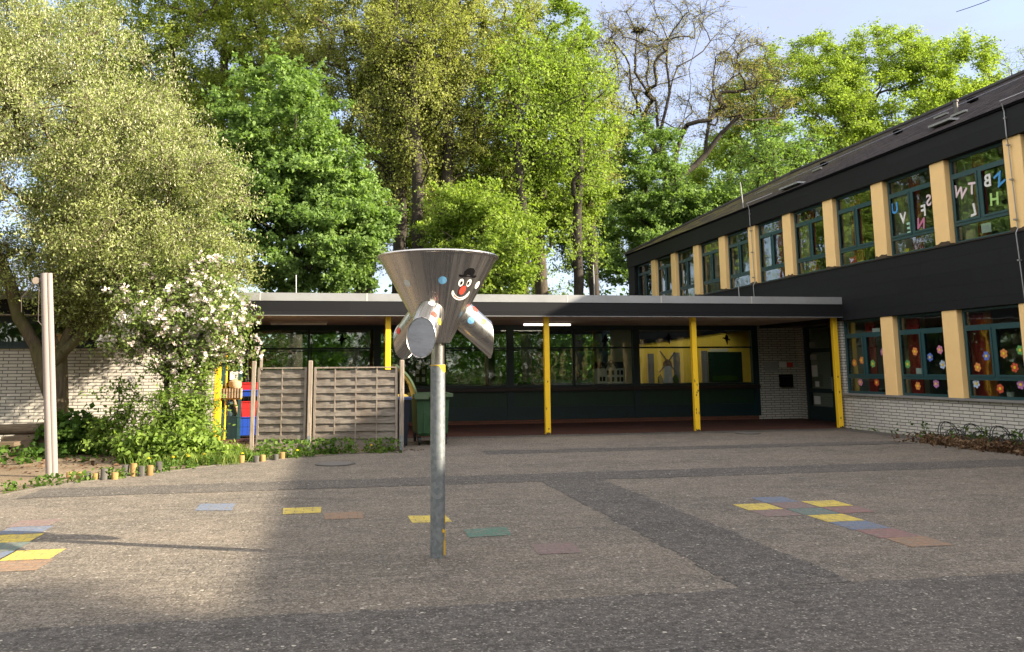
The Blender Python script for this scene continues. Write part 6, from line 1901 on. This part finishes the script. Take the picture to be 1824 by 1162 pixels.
# dandelions
for i, (x, y) in enumerate([(-2.65, 15.62), (-2.42, 15.75), (-2.2, 16.0), (-3.02, 15.5), (-0.62, 16.35), (0.75, 17.05), (-1.55, 15.98), (-2.48, 15.95)]):
    t = thing('dandelion', 'yellow dandelion flower in the %s' % ('weeds at the foot of the screen fence' if x > -1 else 'grass at the bed edge below the apple tree'), 'flower', (x, y, 0), 'dandelions in the weeds')
    MB().tube([(x, y, 0), (x + 0.01, y, 0.16)], 0.004, 5).build('stem', MT['weed'], t)
    n = 26
    a = np.linspace(0, 2 * PI, n, endpoint=False)
    rdi = np.where(np.arange(n) % 2, 0.008, 0.017)
    C = np.c_[0.01 + rdi * np.cos(a), rdi * np.sin(a), 0.165 + 0.012 * (np.arange(n) % 2)]
    v, q = leaf_quads(RS, C, unit(np.c_[0.3 * np.cos(a), 0.3 * np.sin(a) - 0.6, np.ones(n)]), np.full(n, 0.024), np.full(n, 0.011), 0.0, np.c_[np.cos(a), np.sin(a), 0 * a] * 9)
    np_mesh('flower_head', v, q, MT['dandelion'], t, RS.random(n))
# undergrowth of the wood behind the glass
up_ = np.c_[RS.random(1500) * 46 - 16, RS.random(1500) ** 1.4 * 34 + 29.5]
scatter('undergrowth', up_, MT['under'], 0.22, 0.16, (0.05, 1.15), 'low green undergrowth on the floor of the wood', 'undergrowth', per=26, sig=0.45)
# far foliage of the wood
fp = np.c_[RS.random(520) * 90 - 35, RS.random(520) * 22 + 66]
C = np.c_[np.repeat(fp, 34, 0), np.zeros(520 * 34)] + RS.normal(size=(520 * 34, 3)) * np.array([1.2, 1.2, 1.0])
C[:, 2] += np.repeat(RS.random(520) ** 1.5 * 7 + 0.8, 34)
v, q = leaf_quads(RS, C, unit(RS.normal(size=C.shape) + np.array([0, 0, 0.5])), np.full(len(C), 0.42), np.full(len(C), 0.30), 0.2)
tag(np_mesh('far_wood', v, q, MT['under'], None, RS.random(len(C))), 'distant leaves of the wood seen between the trunks', 'wood', None, 'stuff')

# understorey bushes of the wood, up to four metres, standing in one dark mass behind the corridor
cen_ = np.c_[RS.random(420) * 44 - 16, 34 + RS.random(420) ** 1.3 * 26, 0.5 + RS.random(420) ** 1.4 * 3.3]
C = np.repeat(cen_, 110, 0) + RS.normal(size=(420 * 110, 3)) * np.array([0.75, 0.75, 0.5])
C[:, 2] = np.abs(C[:, 2])
v, q = leaf_quads(RS, C, unit(RS.normal(size=C.shape) * 0.8 + np.array([0, 0, 0.8])), 0.20 + 0.12 * RS.random(len(C)), 0.15 + 0.08 * RS.random(len(C)), 0.25)
tag(np_mesh('understorey', v, q, MT['under'], None, np.repeat(RS.random(420), 110) * 0.5 + 0.5 * RS.random(len(C))), 'dark understorey bushes of the wood behind the glass corridor', 'undergrowth', None, 'stuff')

# edge of the wood on the other side of the yard, behind the viewer (seen in the window glass)
ce_ = np.c_[RS.random(300) * 80 - 46, -24 - RS.random(300) * 16, 0.5 + RS.random(300) * 9.5]
ce2 = np.c_[-24 - RS.random(200) * 10, RS.random(200) * 60 - 24, 0.5 + RS.random(200) * 9.5]
ce_ = np.concatenate([ce_, ce2])
C = np.repeat(ce_, 120, 0) + RS.normal(size=(len(ce_) * 120, 3)) * np.array([1.3, 1.3, 0.9])
C[:, 2] = np.abs(C[:, 2])
v, q = leaf_quads(RS, C, unit(RS.normal(size=C.shape) * 0.8 + np.array([0, 0, 0.6])), 0.45 + 0.2 * RS.random(len(C)), 0.35 + 0.1 * RS.random(len(C)), 0.25)
tag(np_mesh('yard_edge_wood', v, q, MT['under'], None, RS.random(len(C))), 'dark wood edge across the yard mirrored in the window glass', 'wood', None, 'stuff')
